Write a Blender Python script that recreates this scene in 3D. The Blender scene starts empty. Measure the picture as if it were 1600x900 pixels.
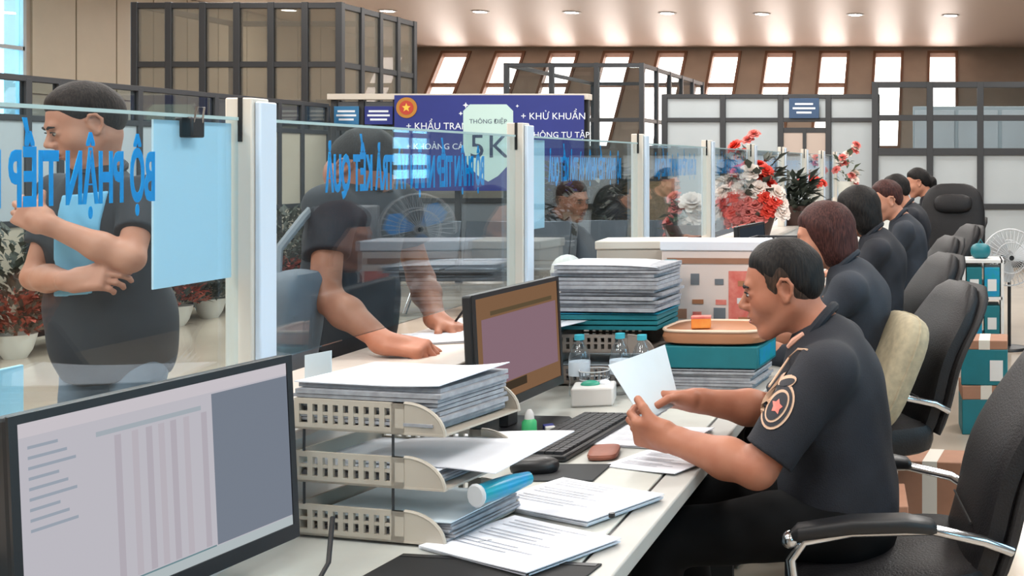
import bpy, bmesh, math, random
import numpy as np
from mathutils import Vector, Matrix

random.seed(7); rng = np.random.default_rng(7)
SC = bpy.context.scene
COL = SC.collection
R = math.radians

# ------------------------------------------------------------------ camera
cd = bpy.data.cameras.new('camera'); cam = bpy.data.objects.new('camera', cd); COL.objects.link(cam)
cam.location = (0, 0, 1.46); cam.rotation_euler = (R(90), 0, 0)
cd.sensor_width = 36; cd.lens = 1800/1600*36
cd.shift_x = -689/1600; cd.shift_y = -196/1600
cd.clip_start = .05; cd.clip_end = 200
SC.camera = cam
# ------------------------------------------------------------------ world, exposure
w = bpy.data.worlds.new('World'); SC.world = w; w.use_nodes = True
bg = w.node_tree.nodes['Background']; bg.inputs[0].default_value = (.90, .95, 1, 1); bg.inputs[1].default_value = 8.0
SC.view_settings.view_transform = 'Standard'; SC.view_settings.look = 'None'
SC.view_settings.exposure = -0.22; SC.view_settings.gamma = 1; SC.view_settings.use_curve_mapping = False
SC.cycles.use_denoising = True
SC.cycles.max_bounces = 8; SC.cycles.transparent_max_bounces = 24
SC.cycles.sample_clamp_indirect = 6
CEIL = 4.5
FILL_PANEL_W, DOWN_W = 105, 45
FILL_PANEL_SPOTS = [(x, y) for y in (-2.2, 1.2, 4.6, 8.0, 11.4, 15.0, 18.6) for x in (-9.5, -5.2, -2.4, 1.6)]  # unseen fill panels spread over the hall to light it

# ------------------------------------------------------------------ helpers
def lin(h):
    h = h.lstrip('#'); c = [int(h[i:i+2], 16)/255 for i in (0, 2, 4)]
    return tuple(x/12.92 if x <= .04045 else ((x+.055)/1.055)**2.4 for x in c)
MATS = {}
def mat(name, col='#808080', rough=.5, metal=0, spec=.5, var=0, vscale=8, bump=0, bscale=60, emit=None, es=1, trans=0, col2=None, sheen=0):
    if name in MATS: return MATS[name]
    m = bpy.data.materials.new(name); m.use_nodes = True; nt = m.node_tree; b = nt.nodes['Principled BSDF']
    c = (*lin(col), 1); b.inputs['Base Color'].default_value = c
    b.inputs['Roughness'].default_value = rough; b.inputs['Metallic'].default_value = metal
    b.inputs['Specular IOR Level'].default_value = spec; b.inputs['Transmission Weight'].default_value = trans
    if sheen: b.inputs['Sheen Weight'].default_value = sheen
    tc = nt.nodes.new('ShaderNodeTexCoord')
    if var or col2:
        n = nt.nodes.new('ShaderNodeTexNoise'); n.inputs['Scale'].default_value = vscale; n.inputs['Detail'].default_value = 4
        nt.links.new(tc.outputs['Object'], n.inputs['Vector'])
        r = nt.nodes.new('ShaderNodeValToRGB'); r.color_ramp.elements[0].position = .3; r.color_ramp.elements[1].position = .7
        c2 = lin(col2) if col2 else [min(1, x*(1+var)) for x in c[:3]]
        c1 = c[:3] if col2 else [x*(1-var) for x in c[:3]]
        r.color_ramp.elements[0].color = (*c1, 1); r.color_ramp.elements[1].color = (*c2, 1)
        nt.links.new(n.outputs['Fac'], r.inputs['Fac']); nt.links.new(r.outputs['Color'], b.inputs['Base Color'])
    if bump:
        n2 = nt.nodes.new('ShaderNodeTexNoise'); n2.inputs['Scale'].default_value = bscale; n2.inputs['Detail'].default_value = 3
        nt.links.new(tc.outputs['Object'], n2.inputs['Vector'])
        bp = nt.nodes.new('ShaderNodeBump'); bp.inputs['Strength'].default_value = bump; bp.inputs['Distance'].default_value = .01
        nt.links.new(n2.outputs['Fac'], bp.inputs['Height']); nt.links.new(bp.outputs['Normal'], b.inputs['Normal'])
    if emit:
        b.inputs['Emission Color'].default_value = (*lin(emit), 1); b.inputs['Emission Strength'].default_value = es
    MATS[name] = m; return m
def glass_mat(name, tint, boost=1.0, rough=0.0):
    if name in MATS: return MATS[name]
    m = bpy.data.materials.new(name); m.use_nodes = True; nt = m.node_tree; nt.nodes.clear()
    o = nt.nodes.new('ShaderNodeOutputMaterial'); mx = nt.nodes.new('ShaderNodeMixShader')
    t = nt.nodes.new('ShaderNodeBsdfTransparent'); t.inputs[0].default_value = (*lin(tint), 1)
    g = nt.nodes.new('ShaderNodeBsdfGlossy'); g.inputs['Roughness'].default_value = rough; g.inputs[0].default_value = (.95, .97, 1, 1)
    ge = nt.nodes.new('ShaderNodeNewGeometry'); dt = nt.nodes.new('ShaderNodeVectorMath'); dt.operation = 'DOT_PRODUCT'
    nt.links.new(ge.outputs['Normal'], dt.inputs[0]); nt.links.new(ge.outputs['Incoming'], dt.inputs[1])
    def mth(op, x, y):
        q = nt.nodes.new('ShaderNodeMath'); q.operation = op; q.use_clamp = op != 'POWER'
        for i, v in enumerate((x, y)):
            if isinstance(v, (int, float)): q.inputs[i].default_value = v
            elif v is not None: nt.links.new(v, q.inputs[i])
        return q.outputs[0]
    c_ = mth('ABSOLUTE', dt.outputs['Value'], 0); p5 = mth('POWER', mth('SUBTRACT', 1.0, c_), 5.0)
    fr = mth('MULTIPLY', mth('ADD', mth('MULTIPLY', p5, .96), .04), boost)      # thin glass: Schlick reflectance per face
    nt.links.new(fr, mx.inputs[0])
    nt.links.new(t.outputs[0], mx.inputs[1]); nt.links.new(g.outputs[0], mx.inputs[2]); nt.links.new(mx.outputs[0], o.inputs[0])
    MATS[name] = m; return m
def film_mat(name, col, op):
    m = glass_mat(name, '#e0ded8', 1.2); nt = m.node_tree; o = [n for n in nt.nodes if n.type == 'OUTPUT_MATERIAL'][0]
    src = o.inputs[0].links[0].from_socket; d = nt.nodes.new('ShaderNodeBsdfDiffuse'); d.inputs[0].default_value = (*lin(col), 1)
    mx = nt.nodes.new('ShaderNodeMixShader'); mx.inputs[0].default_value = op
    nt.links.new(src, mx.inputs[1]); nt.links.new(d.outputs[0], mx.inputs[2]); nt.links.new(mx.outputs[0], o.inputs[0]); return m
def letter_mat(name, col):
    m = bpy.data.materials.new(name); m.use_nodes = True; nt = m.node_tree; nt.nodes.clear(); o = nt.nodes.new('ShaderNodeOutputMaterial')
    a = nt.nodes.new('ShaderNodeBsdfDiffuse'); b = nt.nodes.new('ShaderNodeBsdfTranslucent'); mx = nt.nodes.new('ShaderNodeMixShader'); mx.inputs[0].default_value = .5
    for q in (a, b): q.inputs[0].default_value = (*lin(col), 1)
    nt.links.new(a.outputs[0], mx.inputs[1]); nt.links.new(b.outputs[0], mx.inputs[2]); nt.links.new(mx.outputs[0], o.inputs[0]); return m
def hair_mat(name, c1, c2):
    m = mat(name, c1, .62, spec=.22); nt = m.node_tree; b = nt.nodes['Principled BSDF']; tc = nt.nodes.new('ShaderNodeTexCoord'); mp = nt.nodes.new('ShaderNodeMapping')
    mp.inputs['Scale'].default_value = (210, 210, 26); n = nt.nodes.new('ShaderNodeTexNoise'); n.inputs['Scale'].default_value = 1; n.inputs['Detail'].default_value = 2
    r = nt.nodes.new('ShaderNodeValToRGB'); r.color_ramp.elements[0].color = (*lin(c1), 1); r.color_ramp.elements[1].color = (*lin(c2), 1); r.color_ramp.elements[0].position = .35; r.color_ramp.elements[1].position = .75
    bp = nt.nodes.new('ShaderNodeBump'); bp.inputs['Strength'].default_value = .5; bp.inputs['Distance'].default_value = .004
    L = nt.links.new; L(tc.outputs['Object'], mp.inputs[0]); L(mp.outputs[0], n.inputs['Vector']); L(n.outputs['Fac'], r.inputs[0]); L(r.outputs[0], b.inputs['Base Color']); L(n.outputs['Fac'], bp.inputs['Height']); L(bp.outputs[0], b.inputs['Normal'])
    return m
def emat(name, col, s):
    if name in MATS: return MATS[name]
    m = bpy.data.materials.new(name); m.use_nodes = True; nt = m.node_tree; nt.nodes.clear()
    o = nt.nodes.new('ShaderNodeOutputMaterial'); e = nt.nodes.new('ShaderNodeEmission')
    e.inputs[0].default_value = (*lin(col), 1); e.inputs[1].default_value = s; nt.links.new(e.outputs[0], o.inputs[0])
    MATS[name] = m; return m

def rotm(rx=0, ry=0, rz=0):
    return np.array(Matrix.Rotation(R(rz), 3, 'Z') @ Matrix.Rotation(R(ry), 3, 'Y') @ Matrix.Rotation(R(rx), 3, 'X'))
def unit(v):
    v = np.asarray(v, float); return v/np.linalg.norm(v)
class MB:
    def __init__(s): s.v = []; s.f = []
    def add(s, V, F):
        o = len(s.v); s.v += [tuple(float(c) for c in p) for p in V]; s.f += [tuple(i+o for i in f) for f in F]; return s
    def obox(s, c, h, M=None):
        M = np.eye(3) if M is None else M; c = np.asarray(c, float)
        V = [c + M @ np.array([x*h[0], y*h[1], z*h[2]]) for x in (-1, 1) for y in (-1, 1) for z in (-1, 1)]
        return s.add(V, [(0, 1, 3, 2), (4, 6, 7, 5), (0, 4, 5, 1), (2, 3, 7, 6), (0, 2, 6, 4), (1, 5, 7, 3)])
    def box(s, x0, x1, y0, y1, z0, z1):
        return s.obox(((x0+x1)/2, (y0+y1)/2, (z0+z1)/2), ((x1-x0)/2, (y1-y0)/2, (z1-z0)/2))
    def loft(s, rings, caps=True, closed=False):
        n = len(rings[0]); V = [p for r in rings for p in r]; F = []
        m = len(rings)
        for i in range(m if closed else m-1):
            a, b = i*n, ((i+1) % m)*n
            for j in range(n): k = (j+1) % n; F.append((a+j, a+k, b+k, b+j))
        if caps and not closed: F.append(tuple(range(n-1, -1, -1))); F.append(tuple(range((m-1)*n, m*n)))
        return s.add(V, F)
    def tube(s, pts, r, n=8, closed=False):
        P = [np.asarray(p, float) for p in pts]; m = len(P); rings = []
        rr = r if isinstance(r, (list, tuple)) else [r]*m
        u = None
        for i in range(m):
            a = P[i-1] if (i > 0 or closed) else P[0]; b = P[(i+1) % m] if (i < m-1 or closed) else P[-1]
            t = unit(b-a)
            if u is None:
                u = np.cross(t, (0, 0, 1) if abs(t[2]) < .9 else (1, 0, 0)); u = unit(u)
            else: u = unit(u - t*np.dot(u, t))
            q = np.cross(t, u)
            rings.append([P[i] + rr[i]*(math.cos(2*math.pi*k/n)*u + math.sin(2*math.pi*k/n)*q) for k in range(n)])
        return s.loft(rings, True, closed)
    def cyl(s, p0, p1, r0, r1=None, n=14): return s.tube([p0, p1], [r0, r0 if r1 is None else r1], n)
    def lathe(s, prof, c=(0, 0, 0), n=20, M=None):
        M = np.eye(3) if M is None else M; c = np.asarray(c, float)
        return s.loft([[c + M @ np.array([r*math.cos(2*math.pi*k/n), r*math.sin(2*math.pi*k/n), z]) for k in range(n)] for r, z in prof])
    def prism(s, poly, d0, d1, axis='y'):
        def P(a, b, d): return {'y': (a, d, b), 'x': (d, a, b), 'z': (a, b, d)}[axis]
        n = len(poly)
        V = [P(a, b, d0) for a, b in poly] + [P(a, b, d1) for a, b in poly]
        return s.add(V, [tuple(range(n)), tuple(range(2*n-1, n-1, -1))] + [(i, i+n, (i+1) % n+n, (i+1) % n) for i in range(n)])
    def ball(s, c, rad, M=None, nu=12, nv=8, e=1.0):
        M = np.eye(3) if M is None else M; c = np.asarray(c, float); rings = []
        sg = lambda x: math.copysign(abs(x)**e, x)
        for i in range(nv+1):
            ph = -math.pi/2 + math.pi*(i+.02 if i == 0 else i-.02 if i == nv else i)/nv
            rings.append([c + M @ np.array([rad[0]*sg(math.cos(ph))*sg(math.cos(t)), rad[1]*sg(math.cos(ph))*sg(math.sin(t)), rad[2]*sg(math.sin(ph))]) for t in [2*math.pi*k/nu for k in range(nu)]])
        return s.loft(rings)
    def sheet(s, fn, nu, nv, th):
        """fn(u,v)->point; a thin curved sheet with thickness th along -z"""
        A = [[np.asarray(fn(i/nu, j/nv), float) for j in range(nv+1)] for i in range(nu+1)]
        top = [p for r in A for p in r]; V = top + [p - np.array([0, 0, th]) for p in top]; N = len(top); F = []
        ix = lambda i, j: i*(nv+1)+j
        for i in range(nu):
            for j in range(nv):
                q = (ix(i, j), ix(i+1, j), ix(i+1, j+1), ix(i, j+1)); F.append(q); F.append(tuple(N+k for k in reversed(q)))
        bd = [ix(i, 0) for i in range(nu+1)] + [ix(nu, j) for j in range(1, nv+1)] + [ix(i, nv) for i in range(nu-1, -1, -1)] + [ix(0, j) for j in range(nv-1, 0, -1)]
        for k in range(len(bd)): a, b = bd[k], bd[(k+1) % len(bd)]; F.append((a, a+N, b+N, b))
        return s.add(V, F)
    def build(s, name, m, parent=None, bevel=0, seg=2, smooth=True, angle=38):
        me = bpy.data.meshes.new(name); me.from_pydata(s.v, [], s.f)
        bm = bmesh.new(); bm.from_mesh(me); bmesh.ops.recalc_face_normals(bm, faces=bm.faces); bm.to_mesh(me); bm.free()
        return link(name, me, m, parent, bevel, seg, smooth, angle)
def link(name, me, m, parent=None, bevel=0, seg=2, smooth=True, angle=38):
    o = bpy.data.objects.new(name, me); COL.objects.link(o); me.materials.append(m)
    if smooth:
        me.shade_smooth(); me.set_sharp_from_angle(angle=R(angle))
    if bevel:
        md = o.modifiers.new('bevel', 'BEVEL'); md.width = bevel; md.segments = seg; md.limit_method = 'ANGLE'; md.angle_limit = R(40)
        md.harden_normals = False
    if parent: o.parent = parent
    return o
def tag(o, label=None, cat=None, group=None, kind=None):
    if label: o['label'] = label
    if cat: o['category'] = cat
    if group: o['group'] = group
    if kind: o['kind'] = kind
    return o
def thing(name, label, cat, loc=(0, 0, 0), rz=0, group=None):
    o = bpy.data.objects.new(name, None); COL.objects.link(o); o.empty_display_size = .1
    o.location = loc; o.rotation_euler = (0, 0, R(rz)); return tag(o, label, cat, group)
def copy_tree(o, parent=None, loc=None, rz=None, label=None, group=None):
    c = o.copy(); COL.objects.link(c); c.parent = parent
    if loc is not None: c.location = loc
    if rz is not None: c.rotation_euler = (0, 0, R(rz))
    if label: c['label'] = label
    if group: c['group'] = group
    for ch in list(o.children): copy_tree(ch, c)
    return c
def text_mesh(name, body, size, m, parent, M, sx=1.0, align='LEFT', ext=.0006, off_=0.0):
    cu = bpy.data.curves.new(name, 'FONT'); cu.body = body; cu.size = size; cu.align_x = align; cu.extrude = ext; cu.resolution_u = 3; cu.offset = off_
    o = bpy.data.objects.new(name+'_tmp', cu); COL.objects.link(o)
    bpy.context.view_layer.update()
    me = bpy.data.meshes.new_from_object(o.evaluated_get(bpy.context.evaluated_depsgraph_get()))
    bpy.data.objects.remove(o); bpy.data.curves.remove(cu)
    me.transform(Matrix.Diagonal((sx, 1, 1, 1))); me.transform(M); me.materials.clear()
    o = link(name, me, m, parent, smooth=False)
    if name == 'lettering': o['kind'] = 'stuff'
    return o

# ------------------------------------------------------------------ SDF bodies
class Cap:
    def __init__(s, a, b, ra, rb=None, k=.02, sub=False, cuts=()):
        s.a = np.asarray(a, np.float32); s.b = np.asarray(b, np.float32); s.ra = ra; s.rb = ra if rb is None else rb; s.k = k; s.sub = sub
        s.cuts = cuts; s.c = (s.a+s.b)/2; s.r = np.linalg.norm(s.b-s.a)/2 + max(s.ra, s.rb)
    def d(s, P):
        ab = s.b-s.a; t = np.clip(((P-s.a) @ ab)/max(1e-9, ab @ ab), 0, 1)[:, None]
        return np.linalg.norm(P-s.a-t*ab, axis=1) - (s.ra + (s.rb-s.ra)*t[:, 0])
class Ell:
    def __init__(s, c, rad, M=None, k=.02, sub=False, cuts=()):
        s.c = np.asarray(c, np.float32); s.rad = np.asarray(rad, np.float32); s.M = np.asarray(np.eye(3) if M is None else M, np.float32)
        s.k = k; s.sub = sub; s.cuts = cuts; s.r = max(rad)
    def d(s, P):
        q = (P-s.c) @ s.M; k0 = np.linalg.norm(q/s.rad, axis=1); k1 = np.linalg.norm(q/(s.rad**2), axis=1)
        return k0*(k0-1)/np.maximum(k1, 1e-6)
class Box:
    def __init__(s, c, h, M=None, rd=.01, k=.02, sub=False, cuts=()):
        s.c = np.asarray(c, np.float32); s.h = np.asarray(h, np.float32)-rd; s.M = np.asarray(np.eye(3) if M is None else M, np.float32)
        s.rd = rd; s.k = k; s.sub = sub; s.cuts = cuts; s.r = float(np.linalg.norm(h))
    def d(s, P):
        q = np.abs((P-s.c) @ s.M)-s.h
        return np.linalg.norm(np.maximum(q, 0), axis=1)+np.minimum(q.max(axis=1), 0)-s.rd
def sd(prims, P, far=None):
    d = np.full(len(P), 1.0, np.float32)
    if far is not None: c0, r0 = far
    for p in prims:
        if far is not None and np.linalg.norm(p.c-c0) > p.r+r0+p.k*1.5+.03: continue
        e = p.d(P)
        for pt, n in p.cuts: e = np.maximum(e, (P-np.asarray(pt, np.float32)) @ np.asarray(n, np.float32))
        k = p.k
        if p.sub:
            h = np.clip(.5-.5*(d+e)/k, 0, 1); d = d+(-e-d)*h+k*h*(1-h)
        else:
            h = np.clip(.5+.5*(e-d)/k, 0, 1); d = e+(d-e)*h-k*h*(1-h)
    return d
def folds(P, amp, sc=1.0):
    x, y, z = P[:, 0]*sc, P[:, 1]*sc, P[:, 2]*sc
    return amp*(np.sin(23*x+17*z+3*np.sin(11*y))*.5+np.sin(37*z-19*y+2*np.sin(13*x))*.35+np.sin(61*x+43*y+29*z)*.18)
def sdf_mesh(name, prims, res, post=None, fold=0, fsc=1.0):
    add = [p for p in prims if not p.sub]
    lo = np.min([p.c-p.r for p in add], axis=0)-3*res; hi = np.max([p.c+p.r for p in add], axis=0)+3*res
    B = 10; nb = np.ceil((hi-lo)/(res*B)).astype(int); n = nb*B+1
    g = np.stack(np.meshgrid(*[np.arange(k) for k in nb], indexing='ij'), -1).reshape(-1, 3)
    cen = (lo+(g+.5)*B*res).astype(np.float32); hd = B*res*.87
    f = lambda P, far=None: ((lambda d: post(P, d) if post else d)(sd(prims, P, far)+(folds(P, fold, fsc) if fold else 0)))
    dc = np.concatenate([f(cen[i:i+4000]) for i in range(0, len(cen), 4000)])
    vals = np.ones(n, np.float32); off = np.stack(np.meshgrid(*[np.arange(B+1)]*3, indexing='ij'), -1).reshape(-1, 3)
    for gi, c, d in zip(g, cen, dc):
        sl = tuple(slice(a*B, a*B+B+1) for a in gi)
        if abs(d) > hd*1.35+.03:
            if d < 0: vals[sl] = np.minimum(vals[sl], -1)
            continue
        P = (lo+(gi*B+off)*res).astype(np.float32); vals[sl] = f(P, (c, hd)).reshape(B+1, B+1, B+1)
    S = vals < 0
    cor = [(i, j, k) for i in (0, 1) for j in (0, 1) for k in (0, 1)]
    sh = tuple(n-1); cnt = np.zeros(sh, np.int8)
    for i, j, k in cor: cnt += S[i:n[0]-1+i, j:n[1]-1+j, k:n[2]-1+k]
    act = (cnt > 0) & (cnt < 8); idx = np.argwhere(act); ids = np.full(sh, -1, np.int32); ids[act] = np.arange(len(idx))
    cv = np.stack([vals[idx[:, 0]+i, idx[:, 1]+j, idx[:, 2]+k] for i, j, k in cor], 1)
    acc = np.zeros((len(idx), 3)); num = np.zeros(len(idx))
    ca = np.array(cor, float)
    for a in range(8):
        for b in range(a+1, 8):
            if np.abs(ca[a]-ca[b]).sum() != 1: continue
            va, vb = cv[:, a], cv[:, b]; m = (va < 0) != (vb < 0); t = np.where(m, va/np.where(m, va-vb, 1), 0)
            acc += np.where(m[:, None], ca[a]+(ca[b]-ca[a])*t[:, None], 0); num += m
    V = lo+(idx+acc/num[:, None])*res; F = []
    for ax in range(3):
        s0 = [slice(1, -1)]*3; s1 = [slice(1, -1)]*3; s0[ax] = slice(0, -1); s1[ax] = slice(1, None)
        A, Bm = S[tuple(s0)], S[tuple(s1)]; e = np.argwhere(A != Bm); 
        if not len(e): continue
        fl = A[tuple(e.T)]; o = np.array([1, 1, 1]); o[ax] = 0; e = e+o
        u, v = [(1, 2), (2, 0), (0, 1)][ax]; du = np.eye(3, dtype=int)[u]; dv = np.eye(3, dtype=int)[v]
        q = np.stack([ids[tuple((e-du-dv).T)], ids[tuple((e-dv).T)], ids[tuple(e.T)], ids[tuple((e-du).T)]], 1)
        q[~fl] = q[~fl][:, ::-1]; F.append(q)
    F = np.concatenate(F); F = F[(F >= 0).all(1)]
    me = bpy.data.meshes.new(name); me.vertices.add(len(V)); me.vertices.foreach_set('co', V.astype(np.float32).ravel())
    me.loops.add(len(F)*4); me.loops.foreach_set('vertex_index', F.astype(np.int32).ravel())
    me.polygons.add(len(F)); me.polygons.foreach_set('loop_start', np.arange(0, len(F)*4, 4, dtype=np.int32))
    me.update(calc_edges=True); me.validate(); me.shade_smooth()
    return me

# ------------------------------------------------------------------ materials
M_floor = mat('floor tile', '#a8998a', .14, spec=.5, col2='#b9ab9a', vscale=1.2)
M_ceil = mat('ceiling board', '#d6c4b9', .40, spec=.9)
M_wall = mat('brown wall', '#a79a8d', .6, var=.06, vscale=2)
M_cream = mat('cream panel', '#b6ab98', .5, var=.03, vscale=3)
M_dark = mat('dark aluminium', '#3a3c3f', .4, metal=.3)
M_white = mat('white laminate', '#d7d6d4', .4, var=.02)
M_whitep = mat('pale panel', '#aab2b6', .45, var=.03, vscale=2)
M_post = mat('cream post', '#cfc8bd', .45)
M_desk = mat('desk laminate', '#b9bab4', .35, var=.05, vscale=14)
M_edge = mat('desk edge', '#a9a8a4', .45, var=.04)
M_paper = mat('paper', '#dfe2ea', .7, var=.02, vscale=20)
M_paperb = mat('cool paper', '#c9d6de', .7, var=.03, vscale=9)
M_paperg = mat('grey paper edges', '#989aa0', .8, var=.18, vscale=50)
M_ink = mat('grey ink', '#8b8d96', .8)
M_black = mat('black plastic', '#17181b', .42)
M_blackm = mat('matte black', '#111214', .7)
M_leather = mat('black leather', '#1a191b', .5, spec=.3, bump=.2, bscale=180, var=.1)
M_leather2 = mat('grey back shell', '#272627', .55, spec=.3, bump=.15, bscale=150, var=.08)
M_chrome = mat('chrome', '#c9ccd0', .16, metal=1)
M_tray = mat('beige plastic', '#b6ada0', .5)
M_teal = mat('teal card', '#0b6a74', .5, var=.08, vscale=12)
M_tealp = mat('teal plastic', '#118e98', .3, col2='#1b86b8', vscale=30)
M_brown = mat('cardboard', '#9a6f58', .75, var=.07, vscale=15)
M_wood = mat('wood lid', '#a5704f', .5, var=.1, vscale=6)
M_blue = mat('banner blue', '#222f7c', .6, var=.05, vscale=3)
M_sky = letter_mat('lettering blue', '#22b4e8')
M_cyan = mat('pale cyan board', '#a9d2e2', .5)
M_sheet = mat('pale blue sheet', '#cfe6f2', .6)
M_red = mat('flower red', '#cf2b22', .6, col2='#e8503a', vscale=30)
M_pink = mat('flower coral', '#cf5a55', .6, col2='#e08a80', vscale=30)
M_cream2 = mat('flower cream', '#e8d2c6', .6, col2='#f0e4da', vscale=30)
M_leaf = mat('leaf', '#3c4a35', .5, col2='#5d6b50', vscale=12)
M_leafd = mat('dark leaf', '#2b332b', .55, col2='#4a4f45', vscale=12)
M_leafr = mat('red leaf', '#8e3a30', .55, col2='#b05a48', vscale=10)
M_pot = mat('white pot', '#d5d2c8', .4)
M_uni = mat('navy uniform', '#12151d', .8, bump=.2, bscale=320, col2='#1a1e28', vscale=9)
M_uni2 = mat('slate uniform', '#20262f', .8, bump=.2, bscale=320, col2='#262d38', vscale=9)
M_trou = mat('black trousers', '#0a0b0d', .85, spec=.2)
M_skin = mat('skin', '#9a6049', .52, col2='#a97159', vscale=14, spec=.35)
M_skin2 = mat('light skin', '#b0775f', .52, col2='#bd8870', vscale=14, spec=.35)
M_hair = hair_mat('black hair', '#0d0c0e', '#26221f')
M_hairb = hair_mat('brown hair', '#2a1716', '#55312c')
M_gold = mat('pale gold thread', '#c9a68c', .6)
M_badge = mat('badge navy', '#23242c', .7)
M_lips = mat('lips', '#8f5148', .5)
M_jean = mat('grey denim', '#5d6b7a', .8, var=.15, vscale=10)
M_blueshirt = mat('pale blue shirt', '#63a9cf', .8, col2='#86bfdc', vscale=6)
M_grey = mat('grey plastic', '#6d7278', .45)
M_lgrey = mat('light grey plastic', '#c2c5c8', .4)
M_cush = mat('beige cushion', '#a89c82', .85, col2='#8f8873', vscale=40)
M_cush2 = mat('speckled cushion', '#8a857d', .9, col2='#5c5852', vscale=70)
M_orange = mat('orange lamp glow', '#ef7a2a', .6, col2='#f2a04a', vscale=20)  # orange colour standing in for the glow of a reflected lamp
M_redp = mat('red print', '#c9524a', .6, col2='#dd8a7c', vscale=25)
M_eye = mat('eye white', '#cfc8c2', .3)
G_count = glass_mat('counter glass', '#eef7fa', 1.15)
G_part = glass_mat('partition glass', '#e4ebee', 1.0)
G_dark = film_mat('smoky film glass', '#8d877c', .42)
G_cyan = glass_mat('cyan window glass', '#cdeefa', 1.0)
G_win = glass_mat('window glass', '#fff4ec', 1.0)
G_bottle = glass_mat('bottle plastic', '#eef2f4', 1.6, .05)

# ------------------------------------------------------------------ room shell
XL, XR, YB = -14.2, 4.0, -8.0
def struct(name, mb, m, parent=None, **k):
    o = mb.build(name, m, parent, **k)
    if parent is None: o['kind'] = 'structure'
    return o
struct('floor', MB().box(XL, XR, YB, 31, -.1, 0), M_floor)
struct('ceiling', MB().box(XL, XR, YB, 32, CEIL, CEIL+.1), M_ceil)
struct('wall_back', MB().box(XL, XR, YB-.2, YB, 0, CEIL), M_wall)
# leaning far wall with a row of windows
WB, WT = 26.6, 30.4
SL = math.hypot(WT-WB, CEIL); sl = np.array([0, (WT-WB)/SL, CEIL/SL]); nl = np.array([0, -CEIL/SL, (WT-WB)/SL])
ML = np.stack([np.array([1., 0, 0]), sl, -nl], 1)
def slab(mb, x0, x1, t0, t1, d0, d1):
    c = np.array([(x0+x1)/2, WB, 0.]) + sl*(t0+t1)/2 - nl*(d0+d1)/2
    return mb.obox(c, ((x1-x0)/2, (t1-t0)/2, (d1-d0)/2), ML)
WINX = [-.27-1.42*k for k in range(10)]
mb = MB(); T0, T1 = SL*.40, SL*.965
slab(mb, XL, XR, 0, T0, 0, .1); slab(mb, XL, XR, T1, SL+.3, 0, .1)
ed = sorted([XL, XR] + [x+s*.36 for x in WINX for s in (-1, 1)])
for a, b in zip(ed[::2], ed[1::2]): slab(mb, a, b, T0, T1, 0, .1)
struct('wall_far', mb, M_wall, smooth=False)
M_wtrim = mat('window trim', '#7d5c49', .5)
def far_window(i, x):
    o = thing('window_%d' % i, None, None); o['kind'] = 'structure'
    f = MB()
    slab(f, x-.40, x-.33, T0, T1, -.04, .12); slab(f, x+.33, x+.40, T0, T1, -.04, .12)
    slab(f, x-.33, x+.33, T0, T0+.06, -.04, .12); slab(f, x-.40, x+.40, T1-.05, T1+.04, -.04, .12)
    f.build('window_frame', M_wtrim, o, smooth=False)
    t = T0+(T1-T0)*.66
    slab(MB(), x-.33, x+.33, t-.03, t+.03, .0, .1).build('mullion', M_wtrim, o, smooth=False)
    slab(MB(), x-.33, x+.33, T0+.06, t-.03, .05, .06).build('pane', G_win, o, smooth=False)
    slab(MB(), x-.33, x+.33, t+.03, T1-.05, .05, .06).build('pane', G_win, o, smooth=False)
for i, x in enumerate(WINX): far_window(i+1, x)
# left wall, with a tall window and cladding panels
wl = struct('wall_left', MB().box(XL-.3, XL, YB, 14.8, 0, CEIL).box(XL-.3, XL, 17.6, 31, 0, CEIL).box(XL-.3, XL, 14.8, 17.6, 0, 1.2).box(XL-.3, XL, 14.8, 17.6, 4.3, CEIL), M_wall, smooth=False)
for k in range(14):
    y0 = 17.72+.9*k
    MB().box(XL-.01, XL+.03, y0+.015, y0+.885, .05, 2.5).build('wall_panel', M_cream, wl, smooth=False)
    MB().box(XL-.01, XL+.03, y0+.015, y0+.885, 2.53, CEIL-.02).build('wall_panel', M_cream, wl, smooth=False)
def wall_window(i, xw, y0, y1, z0, z1, ny, zs, g, hd=.06):
    o = thing('window_%d' % i, None, None); o['kind'] = 'structure'
    f = MB(); x0, x1 = xw-hd, xw+hd
    f.box(x0, x1, y0, y1, z0, z0+.06).box(x0, x1, y0, y1, z1-.06, z1)
    ys = [y0+(y1-y0)*k/ny for k in range(ny+1)]
    for y in ys: f.box(x0, x1, y-.03, y+.03, z0, z1)
    for z in zs: f.box(x0, x1, y0, y1, z-.03, z+.03)
    f.build('window_frame', M_whitep, o, smooth=False)
    zz = [z0]+list(zs)+[z1]
    for a, b in zip(ys, ys[1:]):
        for c, d in zip(zz, zz[1:]): MB().box(xw-.004, xw+.004, a+.03, b-.03, c+.03, d-.03).build('pane', g, o, smooth=False)
wall_window(11, XL-.04, 14.8, 17.6, 1.2, 4.3, 3, (2.3, 3.2), G_cyan)
mb = MB(); RW = [(-4.6, -2.4), (-.6, 1.6), (3.4, 5.6), (13.9, 14.9)]  # first three are unseen windows added to bring in daylight
for (a, b), (c, d) in zip([(YB, YB)]+RW, RW+[(31, 31)]): mb.box(XR, XR+.06, b, c, 0, CEIL)
for a, b in RW: mb.box(XR, XR+.06, a, b, 0, 1.2).box(XR, XR+.06, a, b, 2.0 if a > 10 else 3.0, CEIL)
struct('wall_right', mb, mat('grey right wall', '#6a7074', .6, var=.05, vscale=2), smooth=False)
for i, (a, b) in enumerate(RW): wall_window(12+i, XR+.03, a, b, 1.2, 2.0 if a > 10 else 3.0, 2, (1.4, 1.6, 1.8) if a > 10 else (2.1,), G_cyan, .012)
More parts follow.
